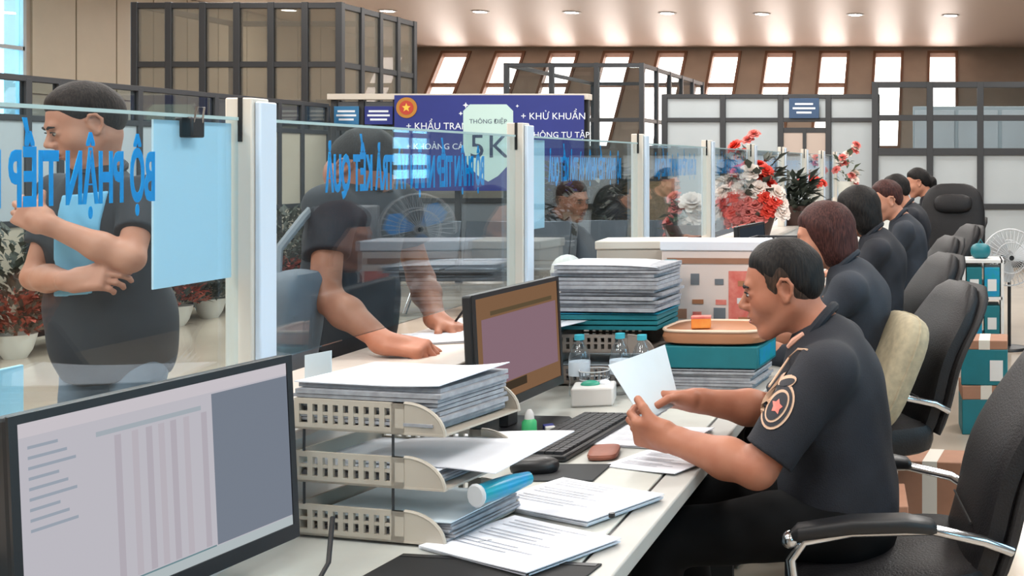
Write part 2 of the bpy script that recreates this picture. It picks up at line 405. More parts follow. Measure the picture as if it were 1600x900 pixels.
# ceiling lamps: unseen panels added as fill, then the far downlights
def lamp(loc, size, watt, parent, shape='SQUARE', col=(1, .97, .93)):
    l = bpy.data.lights.new('lamp_light', 'AREA'); l.shape = shape; l.size = size; l.energy = watt; l.color = col
    o = bpy.data.objects.new('lamp_light', l); COL.objects.link(o); o.location = loc; o.parent = parent
M_fill = emat('fill panel diffuser', '#fffaf2', 4); M_dl = emat('downlight lens', '#fffaf4', 40)
p0 = None
for x, y in FILL_PANEL_SPOTS:
    o = thing('fill_panel_light', 'unseen square white fill light panel added over the hall', 'light', (x, y, CEIL), 0, 'added fill light panels above the hall')
    MB().box(-.62, .62, -.62, .62, -.05, -.001).build('housing', M_white, o); MB().box(-.58, .58, -.58, .58, -.055, -.05).build('diffuser', M_fill, o)
    lamp((0, 0, -.08), 1.15, FILL_PANEL_W, o)
for k, x in enumerate((-13.2, -11.3, -9.5, -7.7, -5.8, -3.9, -2.0, -.05)):
    nm = ['far left corner', 'left of the slanted windows', 'above the shield banner', 'second from the banner', 'above the tall glass booth', 'above the flowers', 'above the blue door sign', 'above the right partition'][k]
    o = thing('downlight', 'round recessed ceiling downlight, ' + nm, 'light', (x, 22.9+.12*k, CEIL), 0, 'recessed downlights in the far ceiling')
    MB().lathe([(.17, -.001), (.19, -.012), (.14, -.02), (.13, -.004)]).build('trim_ring', M_white, o)
    MB().cyl((0, 0, -.006), (0, 0, -.016), .13).build('lens', M_dl, o)
    lamp((0, 0, -.04), .25, DOWN_W, o, 'DISK')

# ------------------------------------------------------------------ partitions and booths
def bars(o, name, segs, m=M_dark):
    for b in segs: MB().box(*b).build(name, m, o, bevel=.004, seg=1, smooth=False)
# low partition along the left
o = thing('glass_partition', 'dark framed partition with pale lower panels running behind the standing customer', 'partition', (-7.5, 8, 0))
PY = [0, 1.32, 1.66, 2.6, 3.7, 4.8, 5.25, 5.8]; PZ = [.06, .97, 1.82, 2.14]
bars(o, 'post', [(-.03, .03, y-.03, y+.03, 0, 2.14) for y in PY]); bars(o, 'rail', [(-.027, .027, PY[0], PY[-1], z-.025, z+.025) for z in PZ])
for a, b in zip(PY, PY[1:]):
    for i, (c, d) in enumerate(zip(PZ, PZ[1:])):
        MB().box(-.008, .008, a+.03, b-.03, c+.025, d-.025).build(['panel', 'panel', 'pane'][i], [M_cream, M_whitep if a < 3 else M_cream, G_part][i], o, smooth=False)
# tall smoky glass booth on the left
def booth(name, label, loc, W, D, H, nx, ny, zs, g, low):
    o = thing(name, label, 'booth', loc)
    xs = [W*k/nx for k in range(nx+1)]; ys = [D*k/ny for k in range(ny+1)]
    bars(o, 'post', [(x-.04, x+.04, -.04, .04, 0, H) for x in xs] + [(W-.04, W+.04, y-.04, y+.04, 0, H) for y in ys[1:]] + [(-.04, .04, D-.04, D+.04, 0, H)])
    bars(o, 'rail', [(0, W, -.03, .03, z-.035, z+.035) for z in zs] + [(W-.03, W+.03, 0, D, z-.035, z+.035) for z in zs] + [(0, W, D-.03, D+.03, H-.07, H), (-.03, .03, 0, D, H-.07, H)])
    for a, b in zip(xs, xs[1:]):
        for i, (c, d) in enumerate(zip(zs, zs[1:])): MB().box(a+.04, b-.04, -.006, .006, c+.035, d-.035).build('pane' if i >= low else 'panel', g if i >= low else M_cream, o, smooth=False)
    for a, b in zip(ys, ys[1:]):
        for i, (c, d) in enumerate(zip(zs, zs[1:])): MB().box(W-.006, W+.006, a+.04, b-.04, c+.035, d-.035).build('pane' if i >= low else 'panel', g if i >= low else M_cream, o, smooth=False)
    return o
booth('glass_booth', 'tall smoky glass booth with dark frame at upper left', (-10.0, 14.1, 0), 2.5, 1.9, 3.42, 6, 4, (.04, 1.0, 1.95, 2.66, 3.38), G_dark, 1)
for bx_ in (-9.6, -8.9, -8.15):
    c = thing('filing_cabinet', 'grey steel cabinet seen inside the smoky booth, ' + {-9.6: 'leftmost of three', -8.9: 'middle of three', -8.15: 'rightmost of three'}[bx_], 'cabinet', (bx_, 15.5, 0), 0, 'cabinets inside the smoky booth')
    MB().box(-.32, .32, -.2, .2, 0, 2.3).build('body', M_grey, c, bevel=.01)
    for z in (.1, .85, 1.6): MB().box(-.29, .29, -.215, -.2, z, z+.65).build('door', M_lgrey, c, bevel=.005)
booth('glass_booth', 'clear glass booth with dark frame behind the blue banner', (-7.75, 20.0, 0), 2.35, 4.8, 3.19, 3, 5, (.04, 1.3, 2.2, 3.15), G_part, 0)
# banner front
o = thing('booth_front', 'grey framed front with white top edge carrying two small blue signs', 'partition', (-7.5, 13.95, 0))
bars(o, 'post', [(x-.035, x+.035, 0, .07, 0, 2.24) for x in (0, .33, .75, 1.5, 2.3, 3.05)]); bars(o, 'rail', [(0, 3.05, .004, .066, z-.03, z+.03) for z in (.05, 1.0, 1.88)])
MB().box(-.05, 3.1, -.06, .1, 2.22, 2.29).build('top_edge', M_post, o, bevel=.005)
for a, b in zip((0, .33, .75, 1.5, 2.3), (.33, .75, 1.5, 2.3, 3.05)):
    MB().box(a+.035, b-.035, .03, .04, .08, .97).build('panel', M_grey, o, smooth=False)
    MB().box(a+.035, b-.035, .03, .04, 1.03, 1.85).build('pane', G_part, o, smooth=False)
    MB().box(a+.035, b-.035, .03, .04, 1.91, 2.2).build('panel', M_grey, o, smooth=False)
M_wtext = mat('white print', '#dfe8f0', .6); M_signb = mat('sign blue', '#2f6f9d', .5)
TX = lambda x, y, z: Matrix.Translation((x, y, z)) @ Matrix.Rotation(R(90), 4, 'X')
for x, wd, m, lb in ((.17, .30, M_signb, 'small bright blue plate with white lines, left of the shield banner'), (.56, .34, M_blue, 'small dark blue plate with white lines, next to the shield banner')):
    s = thing('wall_sign', lb, 'sign', (-7.5+x, 13.93, 2.03))
    MB().box(-wd/2, wd/2, -.012, .0, -.11, .11).build('plate', m, s, bevel=.003)
    for z, q in ((.05, .7), (.0, .8), (-.05, .6)): MB().box(-wd*q/2, wd*q/2, -.014, -.012, z-.012, z+.012).build('text_line', M_wtext, s, smooth=False)
b = thing('banner', 'dark blue health notice banner with pale 5K shield and round red emblem', 'banner', (-6.72, 13.87, 0))
MB().box(0, 2.28, -.012, .0, 1.12, 2.27).build('cloth', M_blue, b)
M_shield = mat('shield pale', '#b9d6d2', .6); M_shieldt = mat('shield ink', '#3d4a63', .6)
pts = [(-.30, .42), (-.22, .50), (.22, .50), (.30, .42), (.30, -.02), (.25, -.22), (.12, -.36), (0, -.43), (-.12, -.36), (-.25, -.22), (-.30, -.02)]
MB().prism([(1.13+x, 1.66+z) for x, z in pts], -.016, -.012).build('shield', M_shield, b, smooth=False)
text_mesh('digit', '5', .40, M_shieldt, b, TX(1.00, -.018, 1.52), align='CENTER'); text_mesh('letter', 'K', .40, M_shieldt, b, TX(1.25, -.018, 1.52), align='CENTER')
text_mesh('lettering', 'THÔNG ĐIỆP', .075, M_shieldt, b, TX(1.13, -.018, 1.93), align='CENTER')
for tx, x, z, sz in (('+ KHẨU TRANG', .14, 1.86, .115), ('+ KHOẢNG CÁCH', .14, 1.62, .10), ('+ KHỬ KHUẨN', 1.52, 1.98, .115), ('+ KHÔNG TỤ TẬP', 1.52, 1.76, .10)):
    text_mesh('lettering', tx, sz, M_wtext, b, TX(x, -.014, z))
MB().cyl((.15, -.012, 2.12), (.15, -.02, 2.12), .125, n=28).build('emblem', mat('emblem gold', '#b0792f', .5), b)
MB().cyl((.15, -.02, 2.12), (.15, -.024, 2.12), .085, n=24).build('emblem_centre', mat('emblem red', '#b5402f', .5), b)
st = []
for k in range(10): a = math.pi/2+k*math.pi/5; r_ = .055 if k % 2 == 0 else .024; st.append((.15+r_*math.cos(a), 2.12+r_*math.sin(a)))
MB().prism(st, -.027, -.024).build('emblem_star', mat('star yellow', '#e8c14a', .5), b, smooth=False)
for x, z, r_ in ((.86, 2.15, .035), (.80, 2.05, .025), (1.48, 2.14, .02)):
    MB().prism([(x, z+r_), (x+r_*.3, z+r_*.3), (x+r_, z), (x+r_*.3, z-r_*.3), (x, z-r_), (x-r_*.3, z-r_*.3), (x-r_, z), (x-r_*.3, z+r_*.3)], -.016, -.012).build('spark', M_wtext, b, smooth=False)
# pale partition with the door, centre right
o = thing('office_partition', 'pale panelled partition with dark frame and double door under a blue sign', 'partition', (-4.05, 16.2, 0))
PX = [0, .82, 1.63, 2.30, 2.98]
bars(o, 'post', [(x-.04, x+.04, -.04, .04, 0, 2.42) for x in PX]); bars(o, 'rail', [(0, 2.98, -.036, .036, z-.03, z+.03) for z in (.03, 2.06, 2.39)])
for i, (a, b_) in enumerate(zip(PX, PX[1:])):
    MB().box(a+.04, b_-.04, -.01, .01, 2.09, 2.36).build('panel', M_whitep, o, smooth=False)
    if i == 2:
        mid = (a+b_)/2
        MB().box(a+.04, b_-.04, -.02, .02, 1.88, 1.95).build('door_head', M_dark, o)
        for c, d in ((a+.04, mid-.02), (mid+.02, b_-.04)):
            q = MB().box(c, d, -.015, .015, .02, 1.88).build('door', mat('door pale', '#b3a49a', .5), o, bevel=.004)
            MB().box(c+.02 if c > a+.2 else d-.05, c+.05 if c > a+.2 else d-.02, -.05, -.015, .9, 1.15).build('door_handle', M_chrome, q)
        MB().box(mid-.025, mid+.025, -.03, .03, .02, 1.92).build('door_post', M_dark, o)
    else:
        MB().box(a+.04, b_-.04, -.01, .01, .06, 2.03).build('panel', M_whitep, o, smooth=False)
s = thing('wall_sign', 'dark blue door plate with pale lines above the double door', 'sign', (-4.05+1.965, 16.14, 2.22))
MB().box(-.21, .21, -.015, 0, -.14, .14).build('plate', mat('sign slate', '#2f4a6b', .5), s, bevel=.004)
for z, q in ((.06, .6), (-.0, .75), (-.06, .5)): MB().box(-.21*q, .21*q, -.018, -.015, z-.013, z+.013).build('text_line', M_wtext, s, smooth=False)
# right partition: glass above, pale panels below
o = thing('glass_partition', 'dark framed partition at right with glazed upper rows and pale lower panels', 'partition', (-1.08, 16.0, 0))
PX = [0, .76, 1.46, 2.2, 2.95, 3.7, 4.45, 5.02]; PZ = [.05, .85, 1.62, 2.08, 2.54]
bars(o, 'post', [(x-.045, x+.045, -.045, .045, 0, 2.58) for x in PX]); bars(o, 'rail', [(0, PX[-1], -.04, .04, z-.04 if z != 1.62 else z-.06, z+.04) for z in PZ])
for a, b_ in zip(PX, PX[1:]):
    for i, (c, d) in enumerate(zip(PZ, PZ[1:])):
        MB().box(a+.045, b_-.045, -.01, .01, c+.04, d-.04).build('panel' if i < 2 else 'pane', M_whitep if i < 2 else G_part, o, smooth=False)
c = thing('storage_cupboard', 'pale storage cupboard standing behind the right glass partition', 'cupboard', (-.6, 17.2, 0))
MB().box(0, 2.6, 0, .5, 0, 2.3).build('body', M_whitep, c, bevel=.01)
for k in range(4): MB().box(.03+.65*k, .62+.65*k, -.02, 0, .08, 2.24).build('door', M_lgrey, c, bevel=.006)

# ------------------------------------------------------------------ the long service counter
CY0, CY1 = -.35, 14.7
o = thing('service_counter', 'long pale service desk with raised customer ledge running away from camera', 'counter')
MB().box(-1.27, -.662, CY0, CY1, .722, .75).build('desktop', M_desk, o, bevel=.003)
MB().box(-.655, -.585, CY0, CY1, .715, .75).build('edge_band', M_edge, o, bevel=.004)
MB().box(-.662, -.655, CY0, CY1, .72, .746).build('joint_strip', M_black, o)
MB().box(-1.29, -1.27, CY0, CY1, .0, .93).build('riser_panel', M_white, o)
MB().box(-1.62, -1.25, CY0, CY1, .93, .95).build('ledge', mat('ledge stone', '#c9beb5', .3, var=.06, vscale=10), o, bevel=.004)
MB().box(-1.42, -1.38, CY0, CY1, 0, .93).build('front_panel', M_white, o)
for k in range(11):
    MB().box(-1.18, -.68, 2.15+1.4*k, 2.18+1.4*k, 0, .72).build('divider', M_blackm, o) if 2.2+1.4*k < CY1 else None
PZ0 = 2.246
ORD = ['nearest', 'second', 'third', 'fourth', 'fifth', 'sixth', 'seventh', 'eighth', 'ninth']
for k in range(9):
    y = PZ0+1.4*k
    p = thing('glass_post', 'square cream post holding the counter glass, %s from the camera' % ORD[k], 'post', (-1.35, y, .95), 0, 'posts along the counter glass')
    MB().box(-.052, .0, -.028, .028, 0, .635).build('shaft', M_post, p, bevel=.003)
    MB().box(0, .012, -.02, .035, 0, .628).build('cover_strip', mat('cool white strip', '#c9d6e4', .4), p, bevel=.003)
    MB().box(-.026, -.018, -.030, -.026, .55, .635).build('slot', M_blackm, p)
TXT = 'BỘ PHẬN TIẾP NHẬN VÀ TRẢ KẾT QUẢ'
tmesh = None
for k in range(-1, 8):
    y0, y1 = PZ0+1.4*k+.035, PZ0+1.4*(k+1)-.035
    lb = 'counter glass with mirrored blue lettering, ' + ('before the customer with folded arms' if k < 0 else 'before the customer leaning on the ledge' if k == 0 else '%s pane beyond the nearest post' % ORD[k-1])
    g = thing('counter_glass', lb, 'glass pane', (-1.376, y1, 1.06), 0, 'glass panes along the counter')
    MB().box(-.004, .004, -(y1-y0), 0, 0, .484).build('pane', G_count, g, smooth=False)
    MB().box(-.005, .005, -(y1-y0), 0, .481, .487).build('polished_edge', mat('glass edge', '#a9c0c0', .2), g, smooth=False)
    Mx = Matrix.Translation((-.0055, -.215, .337)) @ Matrix.Rotation(R(-90), 4, 'Z') @ Matrix.Rotation(R(90), 4, 'X')
    if tmesh is None:
        t = text_mesh('lettering', TXT, .115, M_sky, g, Matrix.Identity(4), .42, off_=.0035)
        wd = max(v.co.x for v in t.data.vertices); t.data.transform(Matrix.Diagonal((.86/wd, 1, 1, 1))); t.data.transform(Mx); tmesh = t.data
    else: link('lettering', tmesh, M_sky, g, smooth=False)['kind'] = 'stuff'
M_clip = M_black
for k, (ys, lb) in enumerate(((1.995, 'pale blue A4 sheet hung on the glass under a black clip, beside the nearest post'), (3.69, 'pale blue A4 sheet on the glass right behind the second post'))):
    MB().box(-1.388, -1.3845, ys, ys+.215, 1.24, 1.535).build('notice_sheet', M_sheet).name
    tag(bpy.data.objects[[x.name for x in bpy.data.objects if x.name.startswith('notice_sheet')][-1]], lb, 'sheet')
c = thing('binder_clip', 'small black binder clip on top of the pale blue sheet', 'clip', (-1.378, 2.08, 1.53))
MB().box(-.016, .016, -.018, .018, -.025, .012).build('body', M_black, c, bevel=.003)
MB().tube([(.014, -.012, .0), (.02, -.01, .03), (.02, .01, .03), (.014, .012, .0)], .0018, 6).build('wire_handle', M_chrome, c)
o = thing('sign_holder', 'pale cyan upright board on the ledge at the left edge', 'sign', (-1.56, 1.79, .95), 0)
MB().box(-.004, .004, -.16, .14, .012, .172).build('board', M_cyan, o, bevel=.002); MB().box(-.035, .035, -.16, .14, 0, .012).build('foot', M_cyan, o, bevel=.002)

# ------------------------------------------------------------------ monitors
def monitor(label, loc, rz, style, group='computer monitors on the desk'):
    o = thing('computer_monitor', label, 'monitor', loc, rz, group); W, Z0, Z1 = .245, .078, .385; M = rotm(0, -3, 0)
    P = lambda x, y, z: np.array([0, 0, Z0]) + M @ np.array([x, y, z-Z0])
    def slab_(name, x0, x1, y0, y1, z0, z1, m, bev=0):
        return MB().obox(P((x0+x1)/2, (y0+y1)/2, (z0+z1)/2), ((x1-x0)/2, (y1-y0)/2, (z1-z0)/2), M).build(name, m, o, bevel=bev, smooth=False)
    slab_('housing', -.028, -.001, -W, W, Z0, Z1, M_black, .006)
    slab_('bezel', -.001, .003, -W, -W+.012, Z0, Z1, M_black); slab_('bezel', -.001, .003, W-.012, W, Z0, Z1, M_black)
    slab_('bezel', -.001, .003, -W+.012, W-.012, Z1-.012, Z1, M_black); slab_('bezel', -.001, .004, -W+.012, W-.012, Z0, Z0+.024, M_black)
    y0, y1, z0, z1 = -W+.012, W-.012, Z0+.024, Z1-.012; D = y1-y0; H = z1-z0
    E = lambda n, c, s=.8: emat('screen '+n, c, s)
    def q(name, a, b, c, d, m, lift): slab_(name, .0002, .0006+lift, y0+D*a, y0+D*b, z0+H*c, z0+H*d, m)
    if style == 'table':
        q('screen', 0, 1, 0, 1, E('lavender', '#dcd9e2'), 0)
        q('screen_toolbar', 0, 1, .93, 1, E('bar', '#eae3ea'), .0003)
        q('screen_taskbar', 0, 1, 0, .055, E('task', '#cfdadd'), .0003); q('screen_rule', .0, .66, .055, .063, E('rule', '#7fa0a8'), .0004)
        q('screen_side_panel', .665, 1, .06, .92, E('side', '#8b94a3'), .0003)
        for i, x in enumerate((.30, .36, .41, .455, .50, .55, .62)): q('screen_column', x, x+.022, .07, .83, E('col%d' % (i % 2), ('#cfc8d2', '#d6cfd8')[i % 2]), .0003)
        for i in range(9): q('screen_text', .03, .12+.08*((i*7) % 3)/3, .87-.05*i, .885-.05*i, E('txt', '#b3bdcb'), .0003)
        q('screen_head', .24, .62, .845, .87, E('head', '#bfc9d2'), .0003)
    elif style == 'mauve':
        q('screen', 0, 1, 0, 1, E('tan', '#a9805f', .6), 0); q('screen_page', .06, .97, .16, .80, E('mauve', '#a3838f', .75), .0003)
        q('screen_bar', .16, .92, .82, .86, E('olive', '#7d6a4f', .6), .0003); q('screen_bar', .12, .55, .07, .15, E('dkbrown', '#5f5040', .5), .0003)
    else: q('screen', 0, 1, 0, 1, E('slate', '#4a535e', .5), 0)
    MB().box(-.055, -.03, -.03, .03, .012, .2).build('stand_column', M_black, o, bevel=.004)
    MB().prism([(-.13, -.11), (-.12, -.12), (.075, -.12), (.09, -.10), (.09, .10), (.075, .12), (-.12, .12), (-.13, .11)], 0, .012, 'z').build('stand_base', M_black, o, bevel=.003)
    MB().box(-.04, -.028, -.012, .012, Z0+.12, Z0+.2).build('mount', M_black, o)
    return o
monitor('large monitor in the left foreground showing a pale table', (-1.15, 1.708, .75), -10, 'table')
monitor('monitor showing a mauve page, between the tray rack and the bottles', (-1.14, 3.06, .75), -5, 'mauve')
monitor('small dark monitor beyond the second paper stack', (-1.12, 4.60, .75), -6, 'dark')
monitor('far dark monitor behind the red flowers on the desk', (-1.05, 6.1, .75), -6, 'dark')

# ------------------------------------------------------------------ letter tray racks and paper
def tray_rack(label, loc, rz, m=M_tray, levels=3):
    o = thing('letter_tray_rack', label, 'tray rack', loc, rz, 'letter tray racks on the desk'); L, W, H, P = .325, .235, .058, .1
    for k in range(levels):
        z = .006+P*k
        t = MB().box(0, L, 0, W, z, z+.004).build('tray', m, o)
        for y in (0, W-.006):
            s = MB(); s.box(0, L-.085, y, y+.006, z, z+.012).box(0, L-.085, y, y+.006, z+H-.010, z+H).box(.004, L-.10, y+.0008, y+.0052, z+.028, z+.034)
            xs = [0, .03]+[.03+.0225*i for i in range(1, 9)]
            for x in xs: s.box(x, x+.011, y, y+.006, z+.012, z+H-.010)
            s.box(L-.112, L-.085, y, y+.006, z, z+H)
            s.build('side_panel', m, t, smooth=False)
            q = [(L-.085, z), (L, z)]+[(L-.085+.085*math.cos(a), z+H*math.sin(a)) for a in [math.pi/2*i/9 for i in range(0, 10)]]
            MB().prism(q, y+.001, y+.005).build('end_cheek', m, t, smooth=False)
            MB().tube([(x, y+.003, zz) for x, zz in q[2:]], .0035, 6).build('rim', m, t)
        MB().box(0, .006, .006, W-.006, z, z+H).build('back', m, t)
        if k < levels-1:
            for x in (.02, L-.11):
                for y in (.003, W-.003): MB().cyl((x, y, z+H), (x, y, z+P), .0025, n=6).build('support_rod', M_dark, o)
    return o
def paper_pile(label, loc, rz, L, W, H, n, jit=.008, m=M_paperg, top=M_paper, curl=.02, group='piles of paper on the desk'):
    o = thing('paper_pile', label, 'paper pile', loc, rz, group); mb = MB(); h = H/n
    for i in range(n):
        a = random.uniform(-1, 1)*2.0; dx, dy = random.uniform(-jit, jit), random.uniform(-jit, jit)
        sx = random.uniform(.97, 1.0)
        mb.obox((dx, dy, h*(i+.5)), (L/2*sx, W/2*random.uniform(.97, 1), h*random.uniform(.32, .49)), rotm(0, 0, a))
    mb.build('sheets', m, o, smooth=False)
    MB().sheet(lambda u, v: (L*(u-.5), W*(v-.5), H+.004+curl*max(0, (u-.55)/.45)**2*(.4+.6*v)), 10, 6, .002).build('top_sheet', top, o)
    return o
RX, RY, RZ = -1.25, 2.185, -13
tray_rack('beige three-tier letter tray rack beside the large foreground monitor', (RX, RY, .75), RZ)
MR = rotm(0, 0, RZ)
def rk(x, y, z): v = MR @ np.array([x, y, 0]); return (RX+v[0], RY+v[1], .75+z)
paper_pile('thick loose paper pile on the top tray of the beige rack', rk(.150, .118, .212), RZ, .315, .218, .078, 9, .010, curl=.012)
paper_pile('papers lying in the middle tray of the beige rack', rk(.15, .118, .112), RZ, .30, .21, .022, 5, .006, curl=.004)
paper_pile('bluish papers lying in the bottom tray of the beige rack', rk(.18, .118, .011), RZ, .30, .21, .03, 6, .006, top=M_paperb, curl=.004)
tag(MB().sheet(lambda u, v: np.array(rk(.08+.33*u, .03+.19*v, .140+.02*u-.022*u*u))+np.array([.01*u*v, .10*u*v, .012*u*v]), 10, 6, .002).build('loose_sheet', M_paper), 'long white sheet sticking out of the middle tray towards the keyboard', 'paper')
o = thing('plastic_folder', 'rolled teal plastic folder under the sheet in the middle tray', 'folder', rk(.385, .085, .095), 66)
MB().tube([(x, 0, 0) for x in (-.06, -.02, .02, .07)], [.018, .020, .019, .013], 14).build('roll', M_tealp, o)
MB().lathe([(.021, 0), (.0225, .004), (.019, .007)], (-.056, 0, 0), 14, rotm(0, -90, 0)).build('rim', M_lgrey, o)
tag(MB().prism([(0, 0), (.055, 0), (.055, .115), (0, .105)], 0, .004, 'y').build('green_folder', M_paperb), 'pale folder corner standing behind the foreground monitor', 'folder')
bpy.data.objects['green_folder'].location = (-1.362, 2.42, .95)
bpy.data.objects['green_folder'].name = 'upright_folder'
# loose documents on the near desk
def document(label, loc, rz, L=.297, W=.21, n=1, th=.002, lines=True, m=M_paper):
    o = thing('document', label, 'document', loc, rz, 'documents on the near desk')
    for i in range(n):
        MB().sheet(lambda u, v: (L*(u-.5)+.004*i, W*(v-.5)-.003*i, .003+.0035*i+.005*(u*u)*(1 if i == n-1 else .4)), 8, 5, th).build('page', m, o)
    if lines:
        mb = MB(); z = .0042+.0035*(n-1)
        for k in range(11):
            if k in (3, 7): continue
            y = W*(.36-.065*k); x0 = -L*.38; x1 = L*(.12 if k % 3 else .3); f = lambda x: z+.005*((x/L+.5)**2)
            mb.add([(x0, y, f(x0)), (0, y, f(0)), (x1, y, f(x1)), (x1, y+.0022, f(x1)), (0, y+.0022, f(0)), (x0, y+.0022, f(x0))], [(0, 1, 4, 5), (1, 2, 3, 4)])
        mb.build('print', M_ink, o, smooth=False)
    return o
document('white document lying at the desk edge nearest the officer, farther of two', (-.79, 2.40, .75), -29, n=4)
document('white documents overlapping at the desk edge, nearer of two', (-.80, 2.13, .75), -31, n=3)
document('white document on the desk beneath the officer\'s hands', (-.80, 2.97, .75), -12, n=2)
document('grey-white form at the desk edge under the officer\'s forearms', (-.69, 2.72, .75), -25, .21, .16, 1)
tag(MB().cyl((0, 0, .004), (0, 0, .012), .006, n=10).build('paper_clip', M_black), 'small black clip on the white document at desk edge', 'clip').location = (-.665, 2.245, .765)
o = thing('desk_mat', 'black desk mat at the bottom edge of the view', 'mat', (-.845, 1.78, .75), -8)
MB().box(-.19, .19, -.28, .28, .0, .004).build('sheet', M_blackm, o, bevel=.002); MB().box(-.185, .185, .262, .275, .004, .005).build('hem', M_black, o)
tag(MB().tube([(-.93, 2.10, .757), (-.86, 2.135, .758), (-.79, 2.125, .757), (-.76, 2.05, .758), (-.72, 1.95, .758), (-.74, 1.8, .758)], .003, 6).build('thin_cable', M_black), 'thin black cable curling over the desk mat', 'cable')
tag(MB().tube([(-1.05, 1.95, .86), (-1.03, 1.90, .80), (-1.02, 1.80, .756), (-1.0, 1.7, .756), (-1.02, 1.55, .756)], .004, 6).build('monitor_cable', M_black), 'black cable dropping from the foreground monitor to the desk', 'cable')
# keyboard, mouse, small items
o = thing('keyboard', 'black keyboard on the desk in front of the mauve monitor', 'keyboard', (-.965, 2.95, .75), -6)
MB().box(-.075, .075, -.225, .225, .004, .018).build('case', M_black, o, bevel=.004)
mb = MB()
for r_ in range(6):
    for c_ in range(20):
        if r_ == 0 and 5 <= c_ <= 10: continue
        mb.box(.062-.0225*r_-.0195, .062-.0225*r_, -.215+.0215*c_, -.215+.0215*c_+.0185, .018, .0245)
mb.box(.0425, .062, -.1075, .017, .018, .0245)
mb.build('keys', mat('key caps', '#26272b', .5), o, smooth=False)
o = thing('computer_mouse', 'black computer mouse beside the keyboard', 'mouse', (-.955, 2.63, .755), 5)
MB().ball((0, 0, .012), (.055, .031, .022), e=.8, nu=16).build('shell', M_black, o); MB().cyl((-.03, -.004, .03), (-.03, .004, .03), .007, n=10).build('wheel', M_grey, o)
tag(MB().box(-1.0, -.80, 2.56, 2.70, .7505, .7545).build('mouse_pad', mat('mouse pad', '#2f3133', .8), bevel=.002), 'dark mouse pad under the black mouse', 'mouse pad')
o = thing('leather_pouch', 'brown leather pouch lying beside the keyboard', 'pouch', (-.845, 2.79, .75), 10)
MB().ball((0, 0, .009), (.036, .06, .009), e=.5, nu=20).build('body', mat('brown leather', '#8a4f3c', .55, var=.15, vscale=30), o); MB().tube([(-.03, -.055, .011), (-.033, 0, .011), (-.03, .055, .011)], .0015, 6).build('seam', M_brown, o)
o = thing('sticky_note_box', 'small blue box at the foot of the mauve monitor', 'box', (-1.135, 2.79, .75), 8)
MB().box(-.03, .03, -.035, .035, 0, .04).build('body', mat('box blue', '#1d6fb4', .5), o, bevel=.002); MB().box(-.031, .031, -.036, .036, .034, .046).build('lid', mat('lid blue', '#3f93c9', .5), o, bevel=.002)
o = thing('glue_bottle', 'green and white glue bottle before the mauve monitor', 'bottle', (-1.085, 2.95, .762), 20)
MB().lathe([(.001, 0), (.018, .001), (.019, .01), (.018, .035), (.012, .042)]).build('body', mat('glue green', '#3fb06f', .4), o); MB().lathe([(.012, .042), (.011, .056), (.005, .066), (.001, .067)], n=14).build('cap', M_white, o)
o = thing('eraser', 'white and blue eraser beside the green glue bottle', 'eraser', (-1.055, 3.01, .762), 30)
MB().box(-.012, .012, -.02, .02, 0, .011).build('rubber', M_white, o, bevel=.002); MB().box(-.0125, .0125, -.005, .021, -.0004, .0115).build('sleeve', M_blue, o)
o = thing('tissue_box', 'white tissue box with green top behind the keyboard', 'box', (-1.06, 3.40, .75), 12)
MB().box(-.06, .06, -.055, .055, 0, .055).build('body', M_white, o, bevel=.006); MB().ball((-.01, 0, .056), (.028, .022, .012)).build('knob', mat('green knob', '#2f9a80', .4), o)
MB().ball((.03, .01, .055), (.018, .02, .012)).build('tissue', M_paper, o)
def bottle(lab, loc, s=1):
    o = thing('water_bottle', lab, 'bottle', loc, 0, 'water bottles on the desk')
    MB().lathe([(.001, 0), (.028*s, .002), (.031*s, .012), (.029*s, .05), (.031*s, .06), (.031*s, .12), (.024*s, .145), (.0125, .165), (.0125, .172)], n=18).build('body', G_bottle, o)
    MB().lathe([(.0315*s, .065), (.0318*s, .067), (.0318*s, .105), (.0315*s, .107)], n=18).build('label_band', mat('bottle label', '#c9d2dc', .5), o)
    MB().lathe([(.001, .188), (.0145, .187), (.015, .172), (.0125, .171)][::-1], n=14).build('cap', mat('cap teal', '#3aa3b5', .4), o)
bottle('clear water bottle with teal cap nearest the mauve monitor', (-1.135, 3.50, .75))
bottle('clear water bottle with teal cap, middle of the three', (-1.02, 3.53, .75), 1.0)
bottle('clear water bottle with teal cap next to the officer\'s booklet', (-.945, 3.50, .75), 1.0)
o = thing('wire_basket', 'grey mesh pencil basket between the water bottles', 'basket', (-1.08, 3.47, .75))
mb = MB()
for k in range(20): a = 2*math.pi*k/20; mb.cyl((.036*math.cos(a), .036*math.sin(a), 0), (.044*math.cos(a), .044*math.sin(a), .085), .0016, n=5)
mb.build('wires', M_grey, o)
for z, r_ in ((.002, .036), (.03, .039), (.06, .042), (.085, .044)): MB().tube([(r_*math.cos(2*math.pi*k/20), r_*math.sin(2*math.pi*k/20), z) for k in range(20)], .002, 6, True).build('ring', M_lgrey, o)
